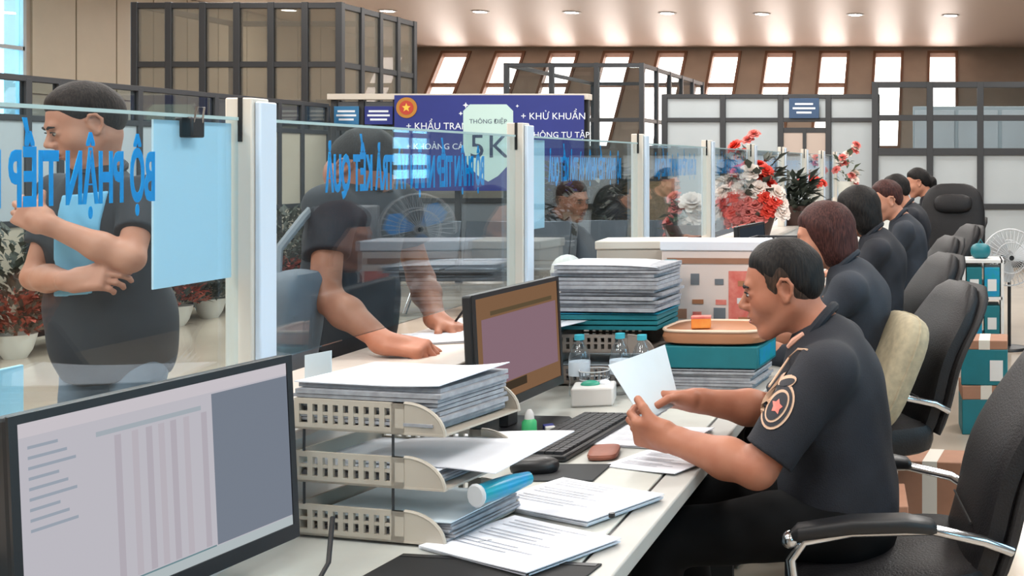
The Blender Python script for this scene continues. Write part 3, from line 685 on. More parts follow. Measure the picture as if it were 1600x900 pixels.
# second rack, its stack, and the carton pile beyond
tray_rack('brownish letter tray rack under the tall paper stack, behind the bottles', (-1.27, 3.66, .75), -3, mat('tray brown', '#857a72', .5), 2)
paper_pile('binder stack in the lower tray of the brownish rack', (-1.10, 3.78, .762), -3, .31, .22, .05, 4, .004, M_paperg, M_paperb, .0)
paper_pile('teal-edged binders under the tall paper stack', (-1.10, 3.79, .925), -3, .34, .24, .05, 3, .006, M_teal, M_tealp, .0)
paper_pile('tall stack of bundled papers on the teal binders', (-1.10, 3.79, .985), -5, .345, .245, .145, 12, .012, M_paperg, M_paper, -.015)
o = thing('storage_box', 'beige flat box behind the tall paper stack', 'box', (-1.12, 4.22, 1.0), 5)
MB().box(-.16, .13, -.1, .1, -.25, .15).build('body', mat('beige box', '#b7aea3', .6), o, bevel=.005); MB().box(-.165, .135, -.105, .105, .15, .18).build('lid', M_post, o, bevel=.004)
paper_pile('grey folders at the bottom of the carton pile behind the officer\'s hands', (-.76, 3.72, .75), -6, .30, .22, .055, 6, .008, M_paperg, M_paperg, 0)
o = thing('file_box', 'teal file box under the wood-brown tray beside the officer', 'box', (-.755, 3.74, .812), -5)
MB().box(-.155, .155, -.12, .12, 0, .07).build('body', M_teal, o, bevel=.004); MB().box(.148, .157, -.1, .1, .01, .06).build('end_label', M_tealp, o); MB().box(-.157, -.15, -.05, .05, .02, .05).build('end_label', M_white, o)
o = thing('wooden_tray', 'wood-brown oval tray on top of the teal file box', 'tray', (-.755, 3.74, .883), -5)
MB().ball((0, 0, .026), (.17, .13, .026), e=.45, nu=28).build('body', M_wood, o); MB().tube([(.165*math.copysign(abs(math.cos(t))**.45, math.cos(t)), .127*math.copysign(abs(math.sin(t))**.45, math.sin(t)), .047) for t in [2*math.pi*k/40 for k in range(40)]], .005, 6, True).build('rim', mat('pale rim', '#e0c4ac', .4), o)
o = thing('printed_carton', 'white carton with red and orange lamp glow behind the officer\'s face', 'carton', (-.83, 4.12, .95), -4)
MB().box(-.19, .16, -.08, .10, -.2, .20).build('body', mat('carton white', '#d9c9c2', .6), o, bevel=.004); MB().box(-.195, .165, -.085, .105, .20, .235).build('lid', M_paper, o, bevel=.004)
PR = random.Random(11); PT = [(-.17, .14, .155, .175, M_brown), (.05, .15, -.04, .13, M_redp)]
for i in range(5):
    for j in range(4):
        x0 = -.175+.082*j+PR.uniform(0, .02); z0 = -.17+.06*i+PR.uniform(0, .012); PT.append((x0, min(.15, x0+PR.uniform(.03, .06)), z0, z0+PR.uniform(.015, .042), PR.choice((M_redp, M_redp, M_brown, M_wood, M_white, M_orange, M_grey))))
for x0, x1, z0, z1, m in PT:  # orange patches paint a reflected lamp glow among the red print
    MB().box(x0, x1, -.083 if m is not M_redp else -.082, -.08, z0, z1).build('print_glow_patch', m, o, smooth=False)
o = thing('tape_roll_stand', 'teal spray bottle in front of the white carton', 'bottle', (-.985, 3.98, 1.04), 0); o.name = 'spray_bottle'
MB().lathe([(.001, -.29), (.026, -.288), (.027, 0), (.024, .03), (.012, .05), (.011, .06)]).build('body', M_tealp, o); MB().box(-.012, .03, -.01, .01, .06, .085).build('trigger_head', M_teal, o, bevel=.003)
o = thing('orange_glow_block', 'small orange box painted as lamp glow on the brown tray rim', 'box', (-.80, 3.66, .935), 10); o.name = 'orange_glow_box'  # orange block put in for the reflected glow of a lamp
MB().box(-.03, .03, -.02, .02, 0, .035).build('body', M_orange, o, bevel=.003); MB().box(-.031, .031, -.0205, .0205, .03, .038).build('lid', M_redp, o, bevel=.002)
tray_rack('black letter tray rack in front of the red flowers', (-.95, 5.25, .95), -4, M_black, 2); 
o = thing('desk_cabinet', 'low dark cabinet under the black tray rack', 'cabinet', (-.80, 5.38, .75), -4)
MB().box(-.19, .17, -.16, .16, 0, .198).build('body', M_dark, o, bevel=.004); MB().box(.17, .176, -.15, .15, .02, .18).build('drawer', M_grey, o)
paper_pile('white papers on the black tray rack by the flowers', (-.80, 5.37, 1.064), -4, .3, .22, .02, 4, .006)
document('white form on the customer ledge under the leaning customer\'s hand', (-1.45, 3.34, .95), 20, n=2)
document('second white sheet on the ledge beside the mauve monitor', (-1.30, 3.62, .95), 70, n=1)

# ------------------------------------------------------------------ cartons, fan, cooler on the staff side
def carton(label, loc, rz, W, D, H, split=.5):
    o = thing('carton', label, 'carton', loc, rz, 'cartons on the staff side floor')
    MB().box(-W/2, W/2, -D/2, D/2, 0, H*split).build('teal_sleeve', M_teal, o, bevel=.004); MB().box(-W/2, W/2, -D/2, D/2, H*split, H).build('body', M_brown, o, bevel=.004)
    MB().box(-.03, .03, -D/2-.001, D/2+.001, H*split, H+.001).build('tape', M_post, o); MB().box(W*.12, W*.4, -D/2-.002, -D/2, H*.1, H*split*.7).build('shipping_label', M_white, o)
carton('brown and teal carton on the floor behind the officer\'s back', (-.30, 3.72, 0), 5, .30, .26, .385, .48)
carton('low open brown carton beside the second chair', (-.08, 4.72, 0), -8, .26, .2, .26, .15)
carton('teal and brown carton, bottom of the pile behind the second chair', (.17, 6.32, 0), 4, .26, .26, .26, .72)
carton('teal and brown carton, top of the pile behind the second chair', (.175, 6.32, .262), -3, .25, .25, .24, .80)
o = thing('supply_shelf', 'white shelf with teal boxes near the standing fan', 'shelf', (.205, 7.95, 0), 0)
for x in (-.13, .13): MB().box(x-.01, x+.01, -.15, .15, 0, .80).build('side_board', M_white, o)
for z in (.02, .28, .54, .79): MB().box(-.13, .13, -.15, .15, z-.01, z+.01).build('shelf_board', M_white, o)
for x, z, m in ((-.058, .03, M_teal), (.06, .03, M_tealp), (-.06, .29, M_tealp), (.06, .29, M_teal), (-.06, .55, M_teal), (.06, .55, M_tealp)):
    s = thing('supply_box', 'teal box on the %s board of the white shelf, %s side' % ({.03: 'lowest', .29: 'middle', .55: 'upper'}[z], 'left' if x < 0 else 'right'), 'box', (.205+x, 7.92, z), 0, 'boxes on the white shelf')
    MB().box(-.052, .052, -.12, .12, 0, .2).build('body', m, s, bevel=.004); MB().box(-.03, .03, -.122, -.12, .04, .12).build('box_label', M_white, s)
s = thing('supply_bag', 'crumpled teal bag on top of the white shelf', 'bag', (.19, 7.95, .80)); MB().ball((0, 0, .05), (.07, .08, .055), e=.8).build('body', M_teal, s); MB().tube([(-.02, 0, .095), (0, 0, .13), (.02, 0, .095)], .006, 6).build('knot', M_teal, s)
def fan(label, loc, rz, hub, rad, blade, grp=None):
    o = thing('standing_fan', label, 'fan', loc, rz, grp)
    MB().lathe([(.001, .03), (.05, .03), (.13, .022), (.14, .008), (.14, 0), (.001, 0)][::-1], n=28).build('base', M_black, o)
    MB().cyl((0, 0, .03), (0, 0, hub-.05), .014, n=12).build('pole', M_black, o)
    MB().ball((0, .07, hub), (.05, .085, .055)).build('motor', M_black, o)
    MB().cyl((0, -.035, hub), (0, -.065, hub), .035, .03).build('hub_cap', M_black, o)
    for k in range(3):
        a = 2*math.pi*k/3+.4; u = np.array([math.cos(a), 0, math.sin(a)]); v = np.array([-math.sin(a), 0, math.cos(a)])
        pr = [(.03, -.02), (.06, -.05), (.6, -.42), (.85, -.3), (.88, .1), (.6, .25), (.1, .03)]
        top = [u*p*rad+v*q*rad+np.array([0, -.03+.05*q, hub]) for p, q in pr]
        MB().add(top+[p+np.array([0, .003, 0]) for p in top], [tuple(range(7)), tuple(range(13, 6, -1))]+[(i, (i+1) % 7, (i+1) % 7+7, i+7) for i in range(7)]).build('blade', blade, o)
    g = MB(); n = 28
    for yy, rr in ((-.075, rad*.55), (.04, rad*.6), (-.02, rad)): g.tube([(rr*math.cos(2*math.pi*k/n), yy, hub+rr*math.sin(2*math.pi*k/n)) for k in range(n)], .004 if rr < rad else .007, 5, True)
    for k in range(36):
        a = 2*math.pi*k/36; c_, s_ = math.cos(a), math.sin(a)
        g.tube([(.02*c_, -.085, hub+.02*s_), (rad*.55*c_, -.075, hub+rad*.55*s_), (rad*c_, -.02, hub+rad*s_), (rad*.6*c_, .04, hub+rad*.6*s_)], .0018, 4)
    g.build('cage', M_lgrey, o)
    return o
fan('grey caged standing fan with round black base at the right edge', (.44, 9.0, 0), 10, .72, .22, M_lgrey)
fan('standing fan with bright blue blades on the staff side', (1.2, 8.5, 0), -35, .97, .26, mat('blade blue', '#1d8fe0', .35))
o = thing('air_cooler', 'tall grey air cooler with square louvre grille on the staff side', 'air cooler', (1.62, 8.3, 0), 0)
MB().box(-.17, .17, -.14, .14, .05, 1.15).build('body', mat('cooler grey', '#b5babf', .4), o, bevel=.015); MB().box(-.11, .11, -.144, -.14, .78, 1.06).build('grille_recess', M_blackm, o)
for k in range(9): MB().box(-.11, .11, -.152, -.144, .79+.031*k, .80+.031*k).build('louvre', M_lgrey, o)
for k in range(5): MB().box(-.1+.047*k, -.094+.047*k, -.154, -.144, .78, 1.06).build('vertical_bar', M_lgrey, o)
MB().box(-.13, .13, -.146, -.14, 1.09, 1.13).build('control_strip', M_black, o)
for x in (-.14, .14):
    for y in (-.1, .1): MB().cyl((x, y, 0), (x, y, .06), .025).build('caster', M_black, o)

# ------------------------------------------------------------------ chairs
def make_chair(label):
    o = thing('office_chair', label, 'chair', (0, 0, 0), 0, 'black office chairs along the desk')
    def ring(c, hx, hy, M, n=24, e=.45):
        return [np.asarray(c)+M @ np.array([hx*math.copysign(abs(math.cos(t))**e, math.cos(t)), hy*math.copysign(abs(math.sin(t))**e, math.sin(t)), 0]) for t in [2*math.pi*k/n for k in range(n)]]
    MB().loft([ring((0, 0, z), .25*s, .25*s, np.eye(3)) for z, s in ((.41, .9), (.42, .97), (.45, 1), (.49, 1), (.51, .96), (.52, .86))]).build('seat', M_leather, o)
    def back(name, m, off, th, w):
        rings = []
        for i in range(15):
            t = i/14; x = .20+.10*t+.13*t*t+.02*math.sin(t*9)*.4; z = .47+.52*t
            hw = w*(.92+.1*math.sin(math.pi*min(1, t*1.1)))*(1 if t < .68 else math.sqrt(max(.02, 1-((t-.68)/.325)**2))*.55+.45)
            h = th*(1 if .06 < t < .94 else .55)
            rings.append(ring((x+off, 0, z), h, hw, rotm(0, 20+14*t, 0), 24, .62))
        MB().loft(rings).build(name, m, o)
    back('backrest', M_leather, 0, .045, .225); back('back_shell', M_leather2, .045, .022, .235)
    for z in (.60, .72, .84):
        t = (z-.47)/.52; x = .20+.10*t+.13*t*t
        MB().tube([(x-.043, y, z) for y in (-.14, -.07, 0, .07, .14)], .003, 6).build('seam', M_blackm, o)
    for s in (-1, 1):
        y = .275*s
        MB().loft([ring((x, y, z), .018*q, .032*q, rotm(0, 90, 0), 16) for x, z, q in ((-.235, .634, .5), (-.22, .64, .9), (-.1, .652, 1), (.02, .65, 1), (.08, .64, .8), (.09, .635, .5))]).build('armrest', M_black, o)
        f = MB().tube([(.27, y*.85, .56), (.2, y, .60), (.08, y, .632), (-.1, y, .635), (-.205, y, .62), (-.235, y, .58), (-.225, y, .50), (-.19, y*.93, .44), (-.1, y*.85, .405), (.1, y*.85, .405)], .0125, 10)
        f.build('arm_frame', M_chrome, o); MB().ball((-.237, y, .625), (.02, .022, .02)).build('arm_cap', M_chrome, o)
    MB().tube([(.05, 0, .40), (.22, 0, .41), (.29, 0, .5), (.33, 0, .62)], .02, 10).build('back_bracket', M_chrome, o)
    MB().cyl((0, 0, .1), (0, 0, .28), .03).cyl((0, 0, .28), (0, 0, .41), .018).build('gas_lift', M_chrome, o)
    for k in range(5):
        a = 2*math.pi*k/5+.3; c_, s_ = math.cos(a), math.sin(a)
        l = MB().tube([(0, 0, .11), (.15*c_, .15*s_, .10), (.30*c_, .30*s_, .075)], [.026, .02, .016], 8).build('base_leg', M_chrome, o)
        MB().cyl((.30*c_-.02*s_, .30*s_+.02*c_, .03), (.30*c_+.02*s_, .30*s_-.02*c_, .03), .03).build('caster', M_black, l)
    return o
CH = make_chair('black leather office chair with chrome arm under the officer in front')
CH.location = (-.165, 2.86, -.0); CH.rotation_euler = (0, 0, R(8))
for k, (x, y, rz, lb) in enumerate(((-.36, 4.28, 24, 'black office chair with beige cushion behind the brown-haired officer'),
        (-.43, 5.70, 22, 'black office chair third from the camera'), (-.42, 7.1, 18, 'black office chair fourth from the camera'),
        (-.26, 8.45, 20, 'black office chair fifth from the camera'), (-.2, 9.85, 15, 'black office chair at the far end of the desk'))):
    copy_tree(CH, None, (x, y, 0), rz, lb)
# tall dark chair turned to the camera
o = thing('high_back_chair', 'large black high-back chair facing the camera at the far end', 'chair', (.0, 9.35, 0), 0)
hb = MB(); hb.ball((0, 0, .46), (.27, .26, .06), e=.5, nu=24); hb.build('seat', M_leather, o)
MB().ball((0, .24, .92), (.27, .06, .37), rotm(-8, 0, 0), e=.6, nu=24, nv=14).build('backrest', M_leather, o)
MB().ball((0, .20, 1.12), (.16, .04, .08), rotm(-8, 0, 0), e=.7, nu=18).build('headrest', M_leather, o)
for s in (-1, 1): MB().tube([(.27*s, .2, .6), (.3*s, .05, .67), (.3*s, -.12, .66), (.27*s, -.17, .5)], .02, 10).build('armrest', M_chrome if s < 0 else M_black, o)
MB().cyl((0, 0, .05), (0, 0, .42), .03).build('gas_lift', M_chrome, o)
for k in range(5): a = 2*math.pi*k/5; MB().tube([(0, 0, .09), (.3*math.cos(a), .3*math.sin(a), .04)], [.025, .02], 8).build('base_leg', M_black, o)
def cushion(label, loc, M, h, m):
    o = thing('cushion', label, 'cushion', loc, 0); MB().ball((0, 0, 0), h, M, 28, 16, .55).build('cover', m, o)
    o2 = [np.asarray(M) @ np.array([0, h[1]*1.0*math.copysign(abs(math.cos(t))**.55, math.cos(t)), h[2]*math.copysign(abs(math.sin(t))**.55, math.sin(t))]) for t in [2*math.pi*k/40 for k in range(40)]]
    MB().tube(o2, .005, 6, True).build('piping', m, o)
cushion('beige cushion propped against the second chair back', (-.235, 4.17, .715), rotm(0, 24, 20), (.065, .20, .21), M_cush)
cushion('speckled grey cushion flat on the second chair seat', (-.38, 4.02, .56), rotm(0, 85, 10), (.045, .15, .15), M_cush2)

# ------------------------------------------------------------------ flowers and plants
def bloom_mesh(name, m, layers=4, pet=7):
    mb = MB()
    for l in range(layers):
        tilt = R(80-62*l/(layers-1)); ln = .5+.5*(1-l/layers*.5); n = max(4, pet-l)
        for k in range(n):
            a = 2*math.pi*(k+.5*(l % 2))/n; u = np.array([math.cos(a), math.sin(a), 0]); v = np.array([-math.sin(a), math.cos(a), 0])
            P = []
            for i in range(4):
                t = i/3; wv = .42*math.sin(math.pi*(.12+.72*t)); th = tilt*(.4+.6*t)
                c_ = u*ln*t*math.sin(th)+np.array([0, 0, ln*t*math.cos(th)*.8])
                P += [c_-v*wv, c_+np.array([0, 0, -.06*t]), c_+v*wv]
            mb.add(P, [(3*i+j, 3*i+j+1, 3*i+j+4, 3*i+j+3) for i in range(3) for j in range(2)])
    me = bpy.data.meshes.new(name); me.from_pydata(mb.v, [], mb.f); me.materials.append(m); me.shade_smooth(); return me
BL = {c: bloom_mesh('bloom_'+c, m) for c, m in (('red', M_red), ('coral', M_pink), ('cream', M_cream2))}
def leaf_cluster(name, m, parent, n, rx, ry, z0, z1, size, out=.5, seed=1, kind=None):
    r = random.Random(seed); mb = MB()
    for i in range(n):
        a = r.uniform(0, 6.28); q = math.sqrt(r.random()); h = r.uniform(0, 1)
        p = np.array([rx*q*math.cos(a), ry*q*math.sin(a), z0+(z1-z0)*h]); d = unit([math.cos(a)*out, math.sin(a)*out, r.uniform(-.2, 1)])
        s = unit(np.cross(d, (0.1, .2, 1))); L = size*r.uniform(.6, 1.3); w_ = L*.22; nn = np.cross(s, d)
        mb.add([p, p+d*L*.5-s*w_+nn*L*.05, p+d*L-nn*L*.12, p+d*L*.5+s*w_+nn*L*.05, p+d*L*.5-nn*L*.02], [(0, 1, 4), (1, 2, 4), (2, 3, 4), (3, 0, 4)])
    o = mb.build(name, m, parent, smooth=False)
    if kind: o['kind'] = kind
    return o
def bouquet(name, label, loc, spec, leafs, pot):
    o = thing(name, label, 'flowers', loc); pot(o)
    for c, x, y, z, s in spec:
        f = bpy.data.objects.new('bloom', BL[c]); COL.objects.link(f); f.parent = o; f.location = (x, y, z); f.scale = (s, s, s)
        d = Vector((x*1.4, y*1.4-.12, .22)).normalized(); f.rotation_euler = d.to_track_quat('Z', 'Y').to_euler()
    leafs(o); return o
def pot_dark(o): MB().lathe([(.001, 0), (.10, 0), (.13, .10), (.15, .16), (.135, .16), (.11, .05), (.001, .05)], n=24).build('pot', mat('brown pot', '#4a3029', .5), o)
sp = []
r = random.Random(3)
for k in range(9): sp.append(('red', -.02+.02*k-.09*(k < 3)+r.uniform(-.03, .03), r.uniform(-.12, .04), .62-.045*k+r.uniform(-.02, .02), .065))
for x, z in ((-.15, .38), (-.20, .36), (-.17, .32), (-.12, .34), (.02, .30), (.05, .33), (.17, .30), (.19, .23), (.20, .17), (.0, .44)): sp.append(('cream', x, -.12, z, .07))
for x, z in ((-.08, .27), (-.03, .24), (-.07, .20), (-.01, .17), (.03, .22), (-.11, .17), (-.04, .12), (-.12, .12), (.06, .15)): sp.append(('coral', x, -.15, z, .07))
for x, z in ((.10, .27), (.13, .22), (.11, .18), (.16, .25)): sp.append(('red', x, -.15, z, .062))
for x, z in ((-.04, .66), (.0, .70)): sp.append(('coral', x, -.02, z, .05))
bouquet('flower_bouquet', 'big bouquet of red, coral and cream blooms standing on the ledge', (-1.36, 7.9, .95), sp, lambda o: leaf_cluster('foliage', M_leafd, o, 160, .16, .14, .08, .55, .12, .7, 5), pot_dark)
sp2 = [('coral', -.05, -.05, .25, .06), ('cream', .03, -.06, .28, .08), ('cream', .06, -.05, .2, .07), ('coral', -.09, -.04, .17, .06), ('cream', -.0, -.08, .15, .06), ('coral', -.1, -.03, .1, .05), ('coral', -.08, -.02, .31, .05)]
bouquet('flower_bouquet', 'smaller orange and white bouquet behind the counter glass left of the big one', (-1.50, 6.55, .95), sp2, lambda o: leaf_cluster('foliage', M_leaf, o, 60, .1, .1, .05, .25, .1, .7, 6), pot_dark)
def pot_white(o):
    MB().lathe([(.001, 0), (.05, 0), (.075, .12), (.105, .30), (.095, .30), (.065, .12), (.001, .05)], n=24).build('vase', M_pot, o)
bouquet('flower_vase', 'tall white vase topped with dark red blooms', (-1.36, 11.0, .95), [('red', .11*math.cos(k*1.3)*(.4+.6*(k % 2)), .09*math.sin(k*1.3), .31+.03*(k % 2 == 0), .06) for k in range(12)], lambda o: leaf_cluster('foliage', M_leaf, o, 20, .1, .08, .28, .3, .08, 1, 7), pot_white)
bouquet('flower_vase', 'pale vase of small pink flowers at the end of the counter', (-1.2, 12.9, .95), [('coral' if k % 2 else 'cream', r.uniform(-.12, .12), r.uniform(-.1, .05), .25+.035*k, .06) for k in range(14)], lambda o: leaf_cluster('foliage', M_leaf, o, 40, .1, .1, .25, .6, .1, .6, 8), pot_white)
o = thing('potted_fern', 'dark green bushy plant on the ledge right of the big bouquet', 'plant', (-1.30, 9.4, .95)); pot_dark(o); leaf_cluster('foliage', M_leafd, o, 240, .14, .13, .1, .38, .13, .6, 9)
# floor plants along the left partition
PL = [(-7.0, 8.60, M_leafr, .9), (-6.95, 9.15, M_leafr, .95), (-7.0, 9.75, M_leafd, .9), (-6.95, 10.3, M_leafr, .9), (-7.0, 10.85, M_leafd, .9), (-7.0, 11.4, M_leafr, .9), (-6.95, 11.95, M_leafr, .9), (-7.0, 12.5, M_leafd, .9), (-7.0, 13.05, M_leafr, .9), (-7.0, 13.55, M_leafd, .8)]
for k, (x, y, m, s) in enumerate(PL):
    o = thing('potted_plant', '%s plant in white pot by the left partition, %s from camera' % ('reddish leafy' if m is M_leafr else 'dark green leafy', ORD[k] if k < 9 else 'tenth'), 'plant', (x, y, 0), 0, 'potted plants along the left partition')
    MB().lathe([(.001, 0), (.07, 0), (.105, .06), (.13, .15), (.135, .18), (.12, .18), (.11, .13), (.001, .12)], n=24).build('pot', M_pot, o)
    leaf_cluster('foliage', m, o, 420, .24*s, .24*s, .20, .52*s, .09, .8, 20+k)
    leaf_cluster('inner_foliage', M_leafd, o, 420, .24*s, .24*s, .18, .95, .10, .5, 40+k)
    MB().cyl((0, 0, .15), (.02, .01, .55*s), .012, .006, 8).build('stem', M_brown, o)
# waiting area behind the glass
M_bench = mat('bench steel', '#4b5158', .35, metal=.6)
for k, (x, y, lb) in enumerate(((-4.6, 11.2, 'dark steel waiting bench seen through the second glass pane, left one'), (-3.0, 11.4, 'dark steel waiting bench seen through the third glass pane, right one'))):
    o = thing('waiting_bench', lb, 'bench', (x, y, 0), 0, 'waiting benches')
    for i in range(3):
        c = -.55+.55*i
        MB().box(c-.25, c+.25, -.22, .22, .42, .45).build('seat', M_bench, o, bevel=.01); MB().obox((c, .25, .68), (.25, .015, .2), rotm(-12, 0, 0)).build('backrest', M_bench, o, bevel=.01)
    MB().box(-.82, .82, -.03, .03, .36, .40).build('beam', M_black, o)
    for s in (-1, 1): MB().tube([(.6*s, -.28, .02), (.6*s, 0, .36), (.6*s, .28, .02)], .02, 8).build('leg', M_chrome, o)
o = thing('litter_bin', 'white swing-top bin on the floor behind the third pane', 'bin', (-3.45, 10.3, 0)); MB().lathe([(.001, 0), (.11, 0), (.14, .45), (.145, .5), (.001, .5)], n=20).build('body', M_lgrey, o); MB().ball((0, 0, .5), (.14, .14, .14), nu=20).build('swing_top', M_white, o)
o = thing('potted_tree', 'dark bushy indoor tree behind the third glass pane', 'plant', (-4.05, 12.6, 0)); MB().lathe([(.001, 0), (.16, 0), (.22, .4), (.2, .4), (.001, .35)], n=20).build('pot', mat('clay pot', '#7d6a58', .6), o); MB().cyl((0, 0, .35), (0, 0, .9), .03).build('trunk', M_brown, o); leaf_cluster('foliage', M_leafd, o, 420, .38, .38, .6, 1.4, .22, .8, 60)
o = thing('notice_board', 'brown speckled cork board on legs behind the third pane', 'board', (-3.45, 12.9, 0)); MB().box(-.3, .3, -.02, .02, .6, 1.25).build('cork', mat('cork', '#8a7559', .8, col2='#6d5a42', vscale=40), o); MB().box(-.33, .33, -.015, .025, .57, .6).box(-.33, .33, -.015, .025, 1.25, 1.28).box(-.33, -.3, -.015, .025, .57, 1.28).box(.3, .33, -.015, .025, .57, 1.28).build('frame', M_dark, o)
for s in (-1, 1): MB().box(.28*s-.015, .28*s+.015, -.2, .2, 0, .02).box(.28*s-.015, .28*s+.015, -.015, .015, 0, .6).build('leg', M_dark, o)

# ------------------------------------------------------------------ people
def head_frame(fwd, up=(0, 0, 1)):
    F = unit(fwd); U = np.asarray(up, float); U = unit(U-F*np.dot(U, F)); return np.stack([F, np.cross(U, F), U], 1)
def head_prims(C, M, s=1.0, fem=False):
    T = lambda *p: np.asarray(C)+M @ (np.array(p)*s)
    E = lambda c, r_, k=.02, sub=False: Ell(T(*c), np.array(r_)*s, M, k*s, sub)
    K = lambda a, b, ra, rb, k=.02, sub=False: Cap(T(*a), T(*b), ra*s, rb*s, k*s, sub)
    P = [E((-.012, 0, .034), (.094, .074, .082)), E((.026, 0, -.028), (.058, .060, .086), .04), E((-.01, 0, -.03), (.07, .062, .06), .03)]
    for y in (-1, 1):
        P += [K((-.018, y*.054, -.05), (.05, y*.022, -.10), .017, .016, .03), E((.05, y*.038, -.026), (.028, .026, .028), .025)]
    P += [K((.064, -.010, -.104), (.064, .010, -.104), .016, .016, .025),
          K((.080, -.028, .024), (.080, .028, .024), .010, .010, .018)]
    for y in (-1, 1): P += [E((.097, y*.031, .004), (.016, .017, .011), .014, True)]
    P += [K((.083, 0, .014), (.107, 0, -.024), .006, .0115, .012), E((.096, .013, -.030), (.013, .009, .009), .006), E((.096, -.013, -.030), (.013, .009, .009), .006)]
    P += [E((.068, 0, -.058), (.026, .034, .026), .02), E((.088, 0, -.056), (.012, .024, .0065), .008), E((.086, 0, -.070), (.012, .020, .0075), .008), E((.099, 0, -.0630), (.010, .022, .0018), .004, True)]
    for y in (-1, 1):
        P += [E((.076, y*.031, .003), (.0135, .0155, .0105), .006)]
        P += [Ell(T(-.012, y*.075, -.004), np.array((.019, .006, .030))*s, M @ rotm(0, -14, y*20), .008*s)]
        ep = [(.006, .074, -.004), (.007, .078, .016), (-.003, .083, .029), (-.018, .088, .026), (-.027, .089, .008), (-.022, .086, -.012), (-.010, .081, -.028), (.000, .076, -.030), (.004, .074, -.020)]
        for a_, b_ in zip(ep, ep[1:]): P.append(K((a_[0], y*a_[1], a_[2]), (b_[0], y*b_[1], b_[2]), .0046, .0046, .003))
        P += [E((-.008, y*.085, -.002), (.010, .007, .015), .004, True), E((.004, y*.076, -.008), (.006, .006, .008), .004)]
    return P
def hand_prims(W, d, n, right, curl=(20, 35, 25), s=1.0, spread=4, thumb=(40, 20), k=.006):
    d = unit(d); n = np.asarray(n, float); n = unit(n-d*np.dot(n, d)); t = np.cross(n, d) if right else np.cross(d, n); W = np.asarray(W, float)
    P = [Box(W+d*.050*s, np.array((.050, .039, .0145))*s, np.stack([d, t, n], 1), .0125*s, .018*s), Cap(W-d*.015*s, W+d*.03*s, .026*s, .022*s, .02)]
    P += [Cap(W+(d*.015+t*.022-n*.006)*s, W+(d*.055+t*.034-n*.006)*s, .017*s, .014*s, .014)]
    for i, (off, ln) in enumerate(((.030, .074), (.010, .083), (-.010, .076), (-.029, .060))):
        b = W+(d*(.092-.006*abs(i-1))+t*off)*s; th = 0; a = R(spread)*(1.3-i)
        dd = unit(d*math.cos(a)+t*math.sin(a)); p = b
        for j, (fr, c_) in enumerate(zip((.46, .30, .24), curl)):
            th += R(c_+3*i); q = p+(dd*math.cos(th)-n*math.sin(th))*ln*fr*s
            P.append(Cap(p, q, (.0098-.0009*j-.0006*(i == 3))*s, (.0092-.0010*j-.0006*(i == 3))*s, k if j == 0 else .003)); p = q
    b = W+(d*.045+t*.034-n*.004)*s; a = R(thumb[0]); p = b
    for ln, f in ((.042, 0), (.034, 1)):
        aa = a-f*R(thumb[1]); v = unit(d*math.cos(aa)+t*math.sin(aa)-n*(.35+.35*f)); q = p+v*ln*s
        P.append(Cap(p, q, (.0118-.001*f)*s, (.0108-.0012*f)*s, .008 if f == 0 else .003)); p = q
    return P
HLINE = {'short': ([-.12, -.06, -.035, -.008, .02, .035, .055, .10], [-.05, -.05, -.02, .030, .018, .034, .066, .074]),
         'bob': ([-.12, -.02, .015, .045, .055, .10], [-.14, -.14, -.11, -.01, .045, .06]),
         'tied': ([-.12, -.06, -.03, .0, .03, .055, .10], [-.07, -.06, -.01, .03, .035, .055, .066])}
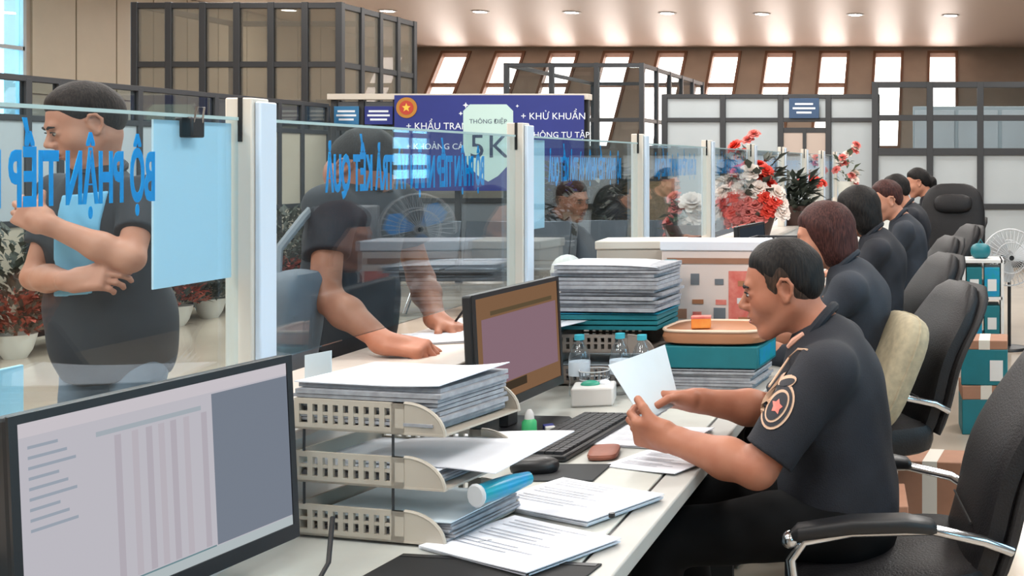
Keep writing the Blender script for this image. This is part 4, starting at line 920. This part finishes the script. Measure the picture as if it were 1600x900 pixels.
def person(name, label, J, o_):
    """J: joints in world space; the thing's Empty sits under the pelvis"""
    base = np.array([J['pelvis'][0], J['pelvis'][1], 0.0])
    o = thing(name, label, 'person', tuple(base), 0, o_.get('group'))
    off = Matrix.Translation(tuple(-base))
    res = o_['res']; H = J['head']; M = head_frame(J['face'], o_.get('up', (0, 0, 1))); hs = o_.get('hs', 1.0)
    T = lambda *p: np.asarray(H)+M @ (np.array(p)*hs)
    side = unit(np.array(J['shL'])-np.array(J['shR'])); upv = unit(np.array(J['chest'])-np.array(J['pelvis'])); fw = unit(np.cross(side, upv)); upv = np.cross(fw, side)
    TM = np.stack([fw, side, upv], 1); g = o_.get('girth', 1.0)
    nb = np.array(J['neck'])
    skin = head_prims(H, M, hs)+[Cap(T(-.028, 0, -.05), nb, .050*hs, .058*hs, .03), Cap(nb, J['chest'], .05, .08, .03), Cap(np.array(J['chest'])*.4+nb*.6, J['shL'], .035, .04, .02), Cap(np.array(J['chest'])*.4+nb*.6, J['shR'], .035, .04, .02)]
    for s in 'LR':
        sh, el, wr = (np.array(J[q+s], float) for q in ('sh', 'el', 'wr'))
        skin += [Cap(sh, el, .043*g, .040*g, .02), Cap(el, el+(wr-el)*.35, .041*g, .043*g, .02), Cap(el+(wr-el)*.35, wr, .043*g, .027*g, .02)]
        h = J['hand'+s]; skin += hand_prims(wr, h['d'], h['n'], s == 'R', h.get('curl', (20, 35, 25)), h.get('s', 1.0), h.get('spread', 4), h.get('thumb', (40, 20)))
    def put(nm, me, m, par=o):
        me.transform(off) if par is o else None
        return link(nm, me, m, par, smooth=False)
    put('body', sdf_mesh('body', skin, o_.get('sres', res)), o_['skin'])
    # shirt
    pe, ch = np.array(J['pelvis'], float), np.array(J['chest'], float); mid = (pe+ch)/2
    hem = o_.get('hem', .10)
    cut = [(pe-upv*hem, -upv)]
    shirt = [Ell(ch, np.array((.120, .175, .20))*g, TM, .05), Ell(ch-fw*.03*g+upv*.05, np.array((.095, .165, .12))*g, TM, .05), Ell(mid, np.array((.118, .160, .18))*g, TM, .06), Ell(pe+upv*.02, np.array((.128, .165, .15))*g, TM, .05, cuts=cut),
             Ell(mid+fw*.045*g-upv*.03, np.array((.095, .135, .12))*g, TM, .06),
             Cap(np.array(J['shL']), np.array(J['shR']), .058*g, .058*g, .06), Cap(nb-upv*.03, ch, .075, .1, .05)]
    if 'loose' in o_: shirt += [Ell(mid-upv*.06, np.array((.125, .172, .34))*o_['loose'], TM, .04, cuts=cut), Ell(pe+upv*.0, np.array((.142, .182, .26))*o_['loose'], TM, .04, cuts=cut)]
    sl_ = o_.get('sleeve', .75)
    for s in 'LR':
        sh, el, wr = (np.array(J[q+s], float) for q in ('sh', 'el', 'wr')); ax = unit(el-sh); L_ = np.linalg.norm(el-sh)
        if sl_ <= 1:
            e = sh+(el-sh)*sl_; shirt.append(Cap(sh, sh+(el-sh)*(sl_+.25), .066*g, .060*g, .035, cuts=[(e, ax)]))
        else:
            e = el+(wr-el)*(sl_-1); shirt += [Cap(sh, el, .062*g, .052*g, .035), Cap(el, e+(wr-el)*.1, .052*g, .038*g, .02, cuts=[(e, unit(wr-el))])]
    shirt.append(Cap(nb+(T(-.028, 0, -.05)-nb)*.1, T(-.028, 0, -.06), .047*hs, .047*hs, .01, True))
    shp = shirt
    put('shirt', sdf_mesh('shirt', shirt, res, fold=o_.get('fold', .005)), o_['shirt'])
    # trousers
    tr = [Ell(pe-upv*.03, np.array((.122, .160, .12))*g, TM, .04)]
    for s in 'LR':
        hp, kn, an = (np.array(J[q+s], float) for q in ('hip', 'kn', 'an'))
        tr += [Cap(hp, kn, .086*g, .062*g, .04), Cap(kn, an, .060*g, .048*g, .03, cuts=[(an, unit(an-kn))])]
        f = unit([J['toe'][0], J['toe'][1], 0]) if 'toe' in J else unit([fw[0], fw[1], 0]); an2 = an+np.array([0, 0, -.03])
        sp_ = [Ell((an[0]+f[0]*.07, an[1]+f[1]*.07, .045), (.14, .05, .045), np.stack([f, np.cross((0, 0, 1), f), (0, 0, 1)], 1), .02), Cap(an2, (an[0], an[1], .05), .042, .045, .03)]
        put('shoe', sdf_mesh('shoe', sp_, .012), M_black)
    put('trousers', sdf_mesh('trousers', tr, max(res, .008), fold=.005), o_.get('pants', M_trou))
    # hair
    st = o_['hair']; hx, hz = HLINE[st]; th = o_.get('hthick', .010)
    hp_ = [Ell(T(-.012, 0, .036), np.array((.094+th, .074+th, .082+th))*hs, M, .01), Ell(T(-.006, 0, .07), np.array((.066+th*.5, .058+th*.8, .042+th))*hs, M, .02), Ell(T(-.03, 0, -.01), np.array((.07+th, .064+th, .07))*hs, M, .02)]
    if st == 'bob': hp_ += [Ell(T(-.035, 0, -.04), np.array((.085, .092, .105))*hs, M, .03), Ell(T(-.02, 0, .03), np.array((.105, .092, .095))*hs, M, .02)]
    if st == 'tied': hp_ += [Ell(T(-.115, 0, .0), np.array((.04, .035, .04))*hs, M, .015), Cap(T(-.13, 0, -.02), T(-.12, 0, -.20), .036*hs, .016*hs, .02)]
    def post(P, d):
        q = (P-np.asarray(H, np.float32)) @ M.astype(np.float32)/hs
        zl = np.interp(q[:, 0], hx, hz); back = np.where(q[:, 0] < -.1, -1.0, 1.0) if st == 'tied' else 1.0
        tp = 1-np.clip((q[:, 2]-zl)/.05, 0, 1)
        d = d+np.where(back > 0, tp*tp*(th+.001)*hs, 0)
        return np.maximum(d, np.where(back > 0, (zl-.004-q[:, 2])*.7*hs, d)).astype(np.float32)
    put('hair', sdf_mesh('hair', hp_, min(res, .005) if res < .008 else res*.8, post, fold=.0025, fsc=2.2), o_['hairm'])
    if o_.get('fade'):
        th2 = .0058; fp = [Ell(T(-.012, 0, .034), np.array((.094+th2, .074+th2, .082+th2))*hs, M, .01), Ell(T(-.01, 0, -.03), np.array((.07+th2, .062+th2, .06+th2))*hs, M, .03)]
        def post2(P, d):
            q = (P-np.asarray(H, np.float32)) @ M.astype(np.float32)/hs; zl = np.interp(q[:, 0], [-.12, -.06, -.035, -.008, .018, .036, .045, .1], [-.062, -.062, -.045, .010, -.012, .0, .2, .2])
            return np.maximum(d, (zl-q[:, 2])*.7*hs).astype(np.float32)
        put('hair_fade', sdf_mesh('hair_fade', fp, .0034, post2), hair_mat('cropped side hair', '#2b211c', '#4d392d'))
    # face details
    if o_.get('detail'):
        for y in (-1, 1):
            e = MB().ball(T(.0795, y*.031, .003), np.array((.0115, .013, .0062))*hs, M).build('eye', M_eye, o); e.data.transform(off)
            i_ = MB().ball(T(.088, y*.031, .0015), np.array((.0045, .0052, .0048))*hs, M).build('iris', M_blackm, o); i_.data.transform(off)
            b_ = MB().tube([T(.0935, y*.014, .0215), T(.0925, y*.03, .026), T(.082, y*.046, .022)], [.0035*hs, .0042*hs, .002*hs], 6).build('eyebrow', M_hair, o); b_.data.transform(off)
            l_ = MB().tube([T(.0915, y*.019, .0075), T(.0935, y*.031, .0105), T(.086, y*.044, .0065)], [.0016*hs, .0024*hs, .0014*hs], 6).build('eyelid', M_hair, o); l_.data.transform(off)
        m_ = MB().ball(T(.0955, 0, -.0565), np.array((.0058, .021, .0042))*hs, M).ball(T(.0935, 0, -.0695), np.array((.0062, .017, .005))*hs, M).build('lips', M_lips, o); m_.data.transform(off)
    # collar
    if o_.get('collar', True):
        ax = unit(T(-.028, 0, -.05)-nb); u = unit(np.cross(ax, side)); c0 = nb+ax*.008
        if np.dot(u, fw) < 0: u = -u
        ringp = [c0+u*.066*math.cos(t)+np.cross(ax, u)*.066*math.sin(t)+ax*(.012-.012*math.cos(t)) for t in [2*math.pi*k/28 for k in range(28)]]
        c_ = MB().tube(ringp, .013, 8, True).build('collar', o_['shirt'], o); c_.data.transform(off)
    J['_o'], J['_off'], J['_shirt'] = o, off, shp
    return o
def seated(x, y, lean=0.0, face=(-1, -.15, -.22), seed=0, dz=0):
    r = random.Random(seed); d = lambda s=.02: r.uniform(-s, s)
    return dict(pelvis=(x+.02, y, .60), chest=(x-.01-lean, y, .87+dz), neck=(x-.045-lean, y, 1.045+dz), head=(x-.145-lean*1.4, y, 1.165+dz), face=face,
                shL=(x-.02-lean, y-.18, .99+dz), shR=(x-.02-lean, y+.18, .99+dz),
                elL=(x-.17, y-.25, .775), elR=(x-.18, y+.23, .785), wrL=(x-.40, y-.14, .80), wrR=(x-.40, y+.12, .80),
                handL=dict(d=(-.95, .25, -.05), n=(0, -.3, 1)), handR=dict(d=(-.95, -.2, -.05), n=(0, .3, 1)),
                hipL=(x, y-.10, .60), hipR=(x, y+.10, .60), knL=(x-.42, y-.13, .57), knR=(x-.42, y+.13, .57), anL=(x-.42, y-.13, .10), anR=(x-.38, y+.13, .10))
J = seated(-.28, 2.86)
J.update(head=(-.425, 2.86, 1.150), face=(-1, -.16, -.20), neck=(-.325, 2.86, 1.035), chest=(-.30, 2.86, .85), pelvis=(-.265, 2.86, .60), shL=(-.295, 2.675, .975), shR=(-.305, 3.045, .98),
         elL=(-.44, 2.60, .768), elR=(-.47, 3.06, .80), wrL=(-.660, 2.69, .815), wrR=(-.665, 2.965, .848),
         handL=dict(d=(-.9, .30, .12), n=(-.15, -.80, -.35), curl=(30, 50, 30), thumb=(35, 25)), handR=dict(d=(-.92, -.34, .10), n=(-.1, .45, .85), curl=(28, 40, 25), thumb=(38, 25)))
OFF = person('person', 'seated officer in navy short-sleeved uniform with sleeve badge, reading a booklet', J, dict(res=.005, sres=.0034, skin=M_skin, shirt=M_uni, hair='short', hairm=M_hair, detail=True, hthick=.009, fold=.004, girth=1.05, hs=.955, fade=True, sleeve=.86, group='officers seated along the desk'))
off = J['_off']; shp = J['_shirt']
def snap(x, z, y0=2.40, lift=.0015):
    P = np.array([[x, y0+.002*i, z] for i in range(200)], np.float32); d = sd(shp, P)+folds(P, .004); k = int(np.argmax(d < lift)); return (x, float(P[k, 1])-.002*max(0., float(lift-d[k])/max(1e-5, float(d[k-1]-d[k]))), z) if d[k] < lift and k else (x, y0+.2, z)
def decal(name, poly, cx, cz, m, lift, n=5, rings=4):
    mb = MB(); N = len(poly); V = [snap(cx, cz, lift=lift)]; F = []
    for q in range(1, rings+1): V += [snap(cx+px*q/rings, cz+pz*q/rings, lift=lift) for px, pz in poly]
    for i in range(N): F.append((0, 1+i, 1+(i+1) % N))
    for q in range(rings-1):
        for i in range(N): a, b_ = 1+q*N+i, 1+q*N+(i+1) % N; F.append((a, a+N, b_+N, b_))
    mb.add(V+[(x, y+.006, z) for x, y, z in V], F+[tuple(len(V)+j for j in reversed(f)) for f in F])
    e = mb.build(name, m, OFF, smooth=False); e.data.transform(off); return e
BX, BZ = -.395, .914
ov = lambda a, b_, n=28: [(a*math.cos(2*math.pi*k/n)*.9+.012*math.sin(2*math.pi*k/n), b_*math.sin(2*math.pi*k/n)) for k in range(n)]
decal('badge_border', ov(.042, .048), BX, BZ, M_gold, .0025); decal('badge_field', ov(.036, .042), BX, BZ, M_badge, .0040)
decal('badge_ring', ov(.028, .033), BX, BZ, M_gold, .0055); decal('badge_ring_field', ov(.023, .028), BX, BZ, M_badge, .0070)
decal('badge_emblem', [(.014*math.cos(2*math.pi*k/10)*(1 if k % 2 == 0 else .6), .016*math.sin(2*math.pi*k/10)*(1 if k % 2 == 0 else .6)) for k in range(10)], BX, BZ, M_redp, .0085)
decal('badge_lobe', ov(.022, .014, 18), BX+.018, BZ+.048, M_gold, .0035); decal('badge_lobe_field', ov(.017, .009, 18), BX+.018, BZ+.048, M_badge, .0055)
def attach(mb, name, m): e = mb.build(name, m, OFF); e.data.transform(off); return e
attach(MB().tube([snap(-.415, .955), snap(-.395, .99), snap(-.37, 1.015), snap(-.335, 1.03)], .0028, 6), 'shoulder_cord', M_gold)
attach(MB().tube([(-.400, 2.80, 1.012), (-.385, 2.79, 1.028), (-.362, 2.787, 1.046)], [.006, .009, .006], 8), 'collar_tab', mat('collar tab', '#d9a58f', .6))
# booklet held by the officer
A, B_, C_, D_ = (np.array(p) for p in ((-.838, 2.80, .968), (-.752, 3.01, .985), (-.70, 2.95, .848), (-.742, 2.76, .842)))
o = thing('booklet', 'white open booklet held up in the officer\'s hands', 'booklet', tuple((C_+D_)/2), 0); c0 = (C_+D_)/2; nn = unit(np.cross(B_-A, D_-A))
for k in range(4):
    f = lambda u, v: A+(B_-A)*u*(1-.06*k)+(D_-A)*v+(C_-B_-(D_-A))*u*v+nn*(.012*k*u+.006*math.sin(u*3))-c0
    MB().sheet(f, 8, 6, .0015).build('page', M_paper if k else M_paperb, o)
# the other officers
def officer(x, y, label, hair, hairm, sh, seed, res, face=(-1, -.1, -.2), lean=0., skin=M_skin2, hs=1.0, g=.95, dz=0, det=False):
    Jx = seated(x, y, lean, face, seed, dz)
    return person('person', label, Jx, dict(res=res, skin=skin, shirt=sh, hair=hair, hairm=hairm, group='officers seated along the desk', girth=g, hs=hs, sleeve=1.5, hthick=.012, detail=det, sres=min(res, .006), fold=.006))
officer(-.385, 4.28, 'seated officer with reddish-brown bobbed hair in dark uniform, second along the desk', 'bob', M_hairb, M_uni2, 2, .007, dz=.02, lean=-.035)
officer(-.38, 5.68, 'seated officer with long dark hair in black uniform, third along the desk', 'bob', M_hair, M_uni, 3, .008, dz=.05, lean=-.035)
officer(-.27, 7.06, 'seated short-haired officer facing left in dark uniform, fourth along the desk', 'short', M_hairb, M_uni2, 4, .008, face=(-1, -.5, -.2), dz=.06, lean=-.0, det=True)
officer(-.28, 8.46, 'seated officer with black hair, fifth along the desk', 'short', M_hair, M_uni, 5, .010, dz=.08)
officer(-.16, 9.86, 'seated officer with dark hair tied back at the far end of the desk', 'tied', M_hair, M_uni, 6, .010, dz=.12, det=True)
# customer with folded arms
J1 = dict(pelvis=(-2.62, 3.60, .93), chest=(-2.65, 3.58, 1.22), neck=(-2.66, 3.58, 1.43), head=(-2.665, 3.535, 1.575), face=(-.60, -.72, -.38),
          shL=(-2.495, 3.56, 1.36), shR=(-2.795, 3.61, 1.36), elL=(-2.43, 3.40, 1.175), elR=(-2.80, 3.52, 1.11), wrL=(-2.635, 3.34, 1.285), wrR=(-2.57, 3.36, 1.115),
          handL=dict(d=(-.85, .20, .32), n=(-.2, -.9, .3), curl=(10, 20, 20)), handR=dict(d=(.95, .05, .10), n=(.1, -.85, .5), curl=(25, 40, 30)),
          hipL=(-2.53, 3.58, .90), hipR=(-2.71, 3.62, .90), knL=(-2.52, 3.56, .50), knR=(-2.73, 3.60, .50), anL=(-2.52, 3.60, .09), anR=(-2.74, 3.64, .09))
person('person', 'standing customer with folded arms in dark jacket over pale blue shirt and grey jeans', J1, dict(res=.006, sres=.0042, skin=M_skin2, shirt=mat('charcoal jacket', '#23262d', .8, var=.1), hair='short', hairm=M_hair, detail=True, pants=M_jean, hthick=.014, sleeve=.62, hem=.13, loose=1.0, fold=.006, girth=.93, group='customers outside the glass'))
def front_panel(J_, name, m, w_, infl):
    pe, ch = np.array(J_['pelvis']), np.array(J_['chest']); side = unit(np.array(J_['shL'])-np.array(J_['shR'])); upv = unit(ch-pe); fw = np.cross(side, upv)
    c = ch.astype(np.float32)
    def post(P, d):
        q = P-c; lat = np.abs(q @ side.astype(np.float32)-.03)-w_; f_ = -(q @ fw.astype(np.float32))+.03; z_ = np.abs(q @ upv.astype(np.float32)+.0)-.15
        return np.maximum.reduce([d-infl, lat, f_, z_]).astype(np.float32)
    me = sdf_mesh(name, J_['_shirt'], .006, post, fold=.006); me.transform(J_['_off']); return link(name, me, m, J_['_o'], smooth=False)
front_panel(J1, 'inner_shirt', M_blueshirt, .065, .004)
# customer leaning on the ledge
J2 = dict(pelvis=(-1.82, 3.42, .90), chest=(-1.765, 3.40, 1.20), neck=(-1.765, 3.40, 1.37), head=(-1.745, 3.40, 1.435), face=(.75, -.15, -.95),
          shL=(-1.735, 3.59, 1.335), shR=(-1.735, 3.21, 1.335), elL=(-1.68, 3.64, 1.09), elR=(-1.69, 3.10, 1.10), wrL=(-1.555, 3.47, .985), wrR=(-1.485, 3.02, .985),
          handL=dict(d=(.85, -.35, -.25), n=(.2, .1, 1), curl=(25, 40, 25)), handR=dict(d=(.95, .05, -.15), n=(.2, -.25, 1), curl=(45, 60, 40), s=1.05),
          hipL=(-1.83, 3.52, .88), hipR=(-1.83, 3.32, .88), knL=(-1.82, 3.54, .48), knR=(-1.82, 3.30, .48), anL=(-1.86, 3.54, .09), anR=(-1.86, 3.30, .09))
person('person', 'customer in dark polo shirt leaning both hands on the ledge behind the glass', J2, dict(res=.006, sres=.0042, skin=M_skin, shirt=mat('dark polo', '#1d2129', .8, var=.1), hair='short', hairm=M_hair, detail=True, hthick=.012, sleeve=.55, fold=.006, girth=.95, group='customers outside the glass', up=(.8, 0, 1)))
o = thing('shoulder_bag', 'grey shoulder bag hanging behind the leaning customer', 'bag', (-1.745, 3.03, .87), 0)
MB().ball((0, 0, .15), (.05, .10, .16), rotm(0, 8, 0), e=.5, nu=24).build('body', mat('bag grey', '#666b73', .7, var=.12, vscale=12), o); MB().tube([(0, -.06, .28), (-.03, 0, .36), (-.02, .10, .44), (.0, .17, .50)], .012, 8).build('strap', M_grey, o); MB().box(-.052, .052, -.07, .07, .19, .2).build('zip', M_dark, o)
tag(MB().tube([(-1.50, 3.46, .975), (-1.47, 3.47, 1.02), (-1.44, 3.46, 1.04), (-1.42, 3.43, 1.0), (-1.42, 3.42, .955)], .004, 6).build('pen_cord', M_black), 'black pen cord looping up from the ledge by the customer\'s hand', 'cord')
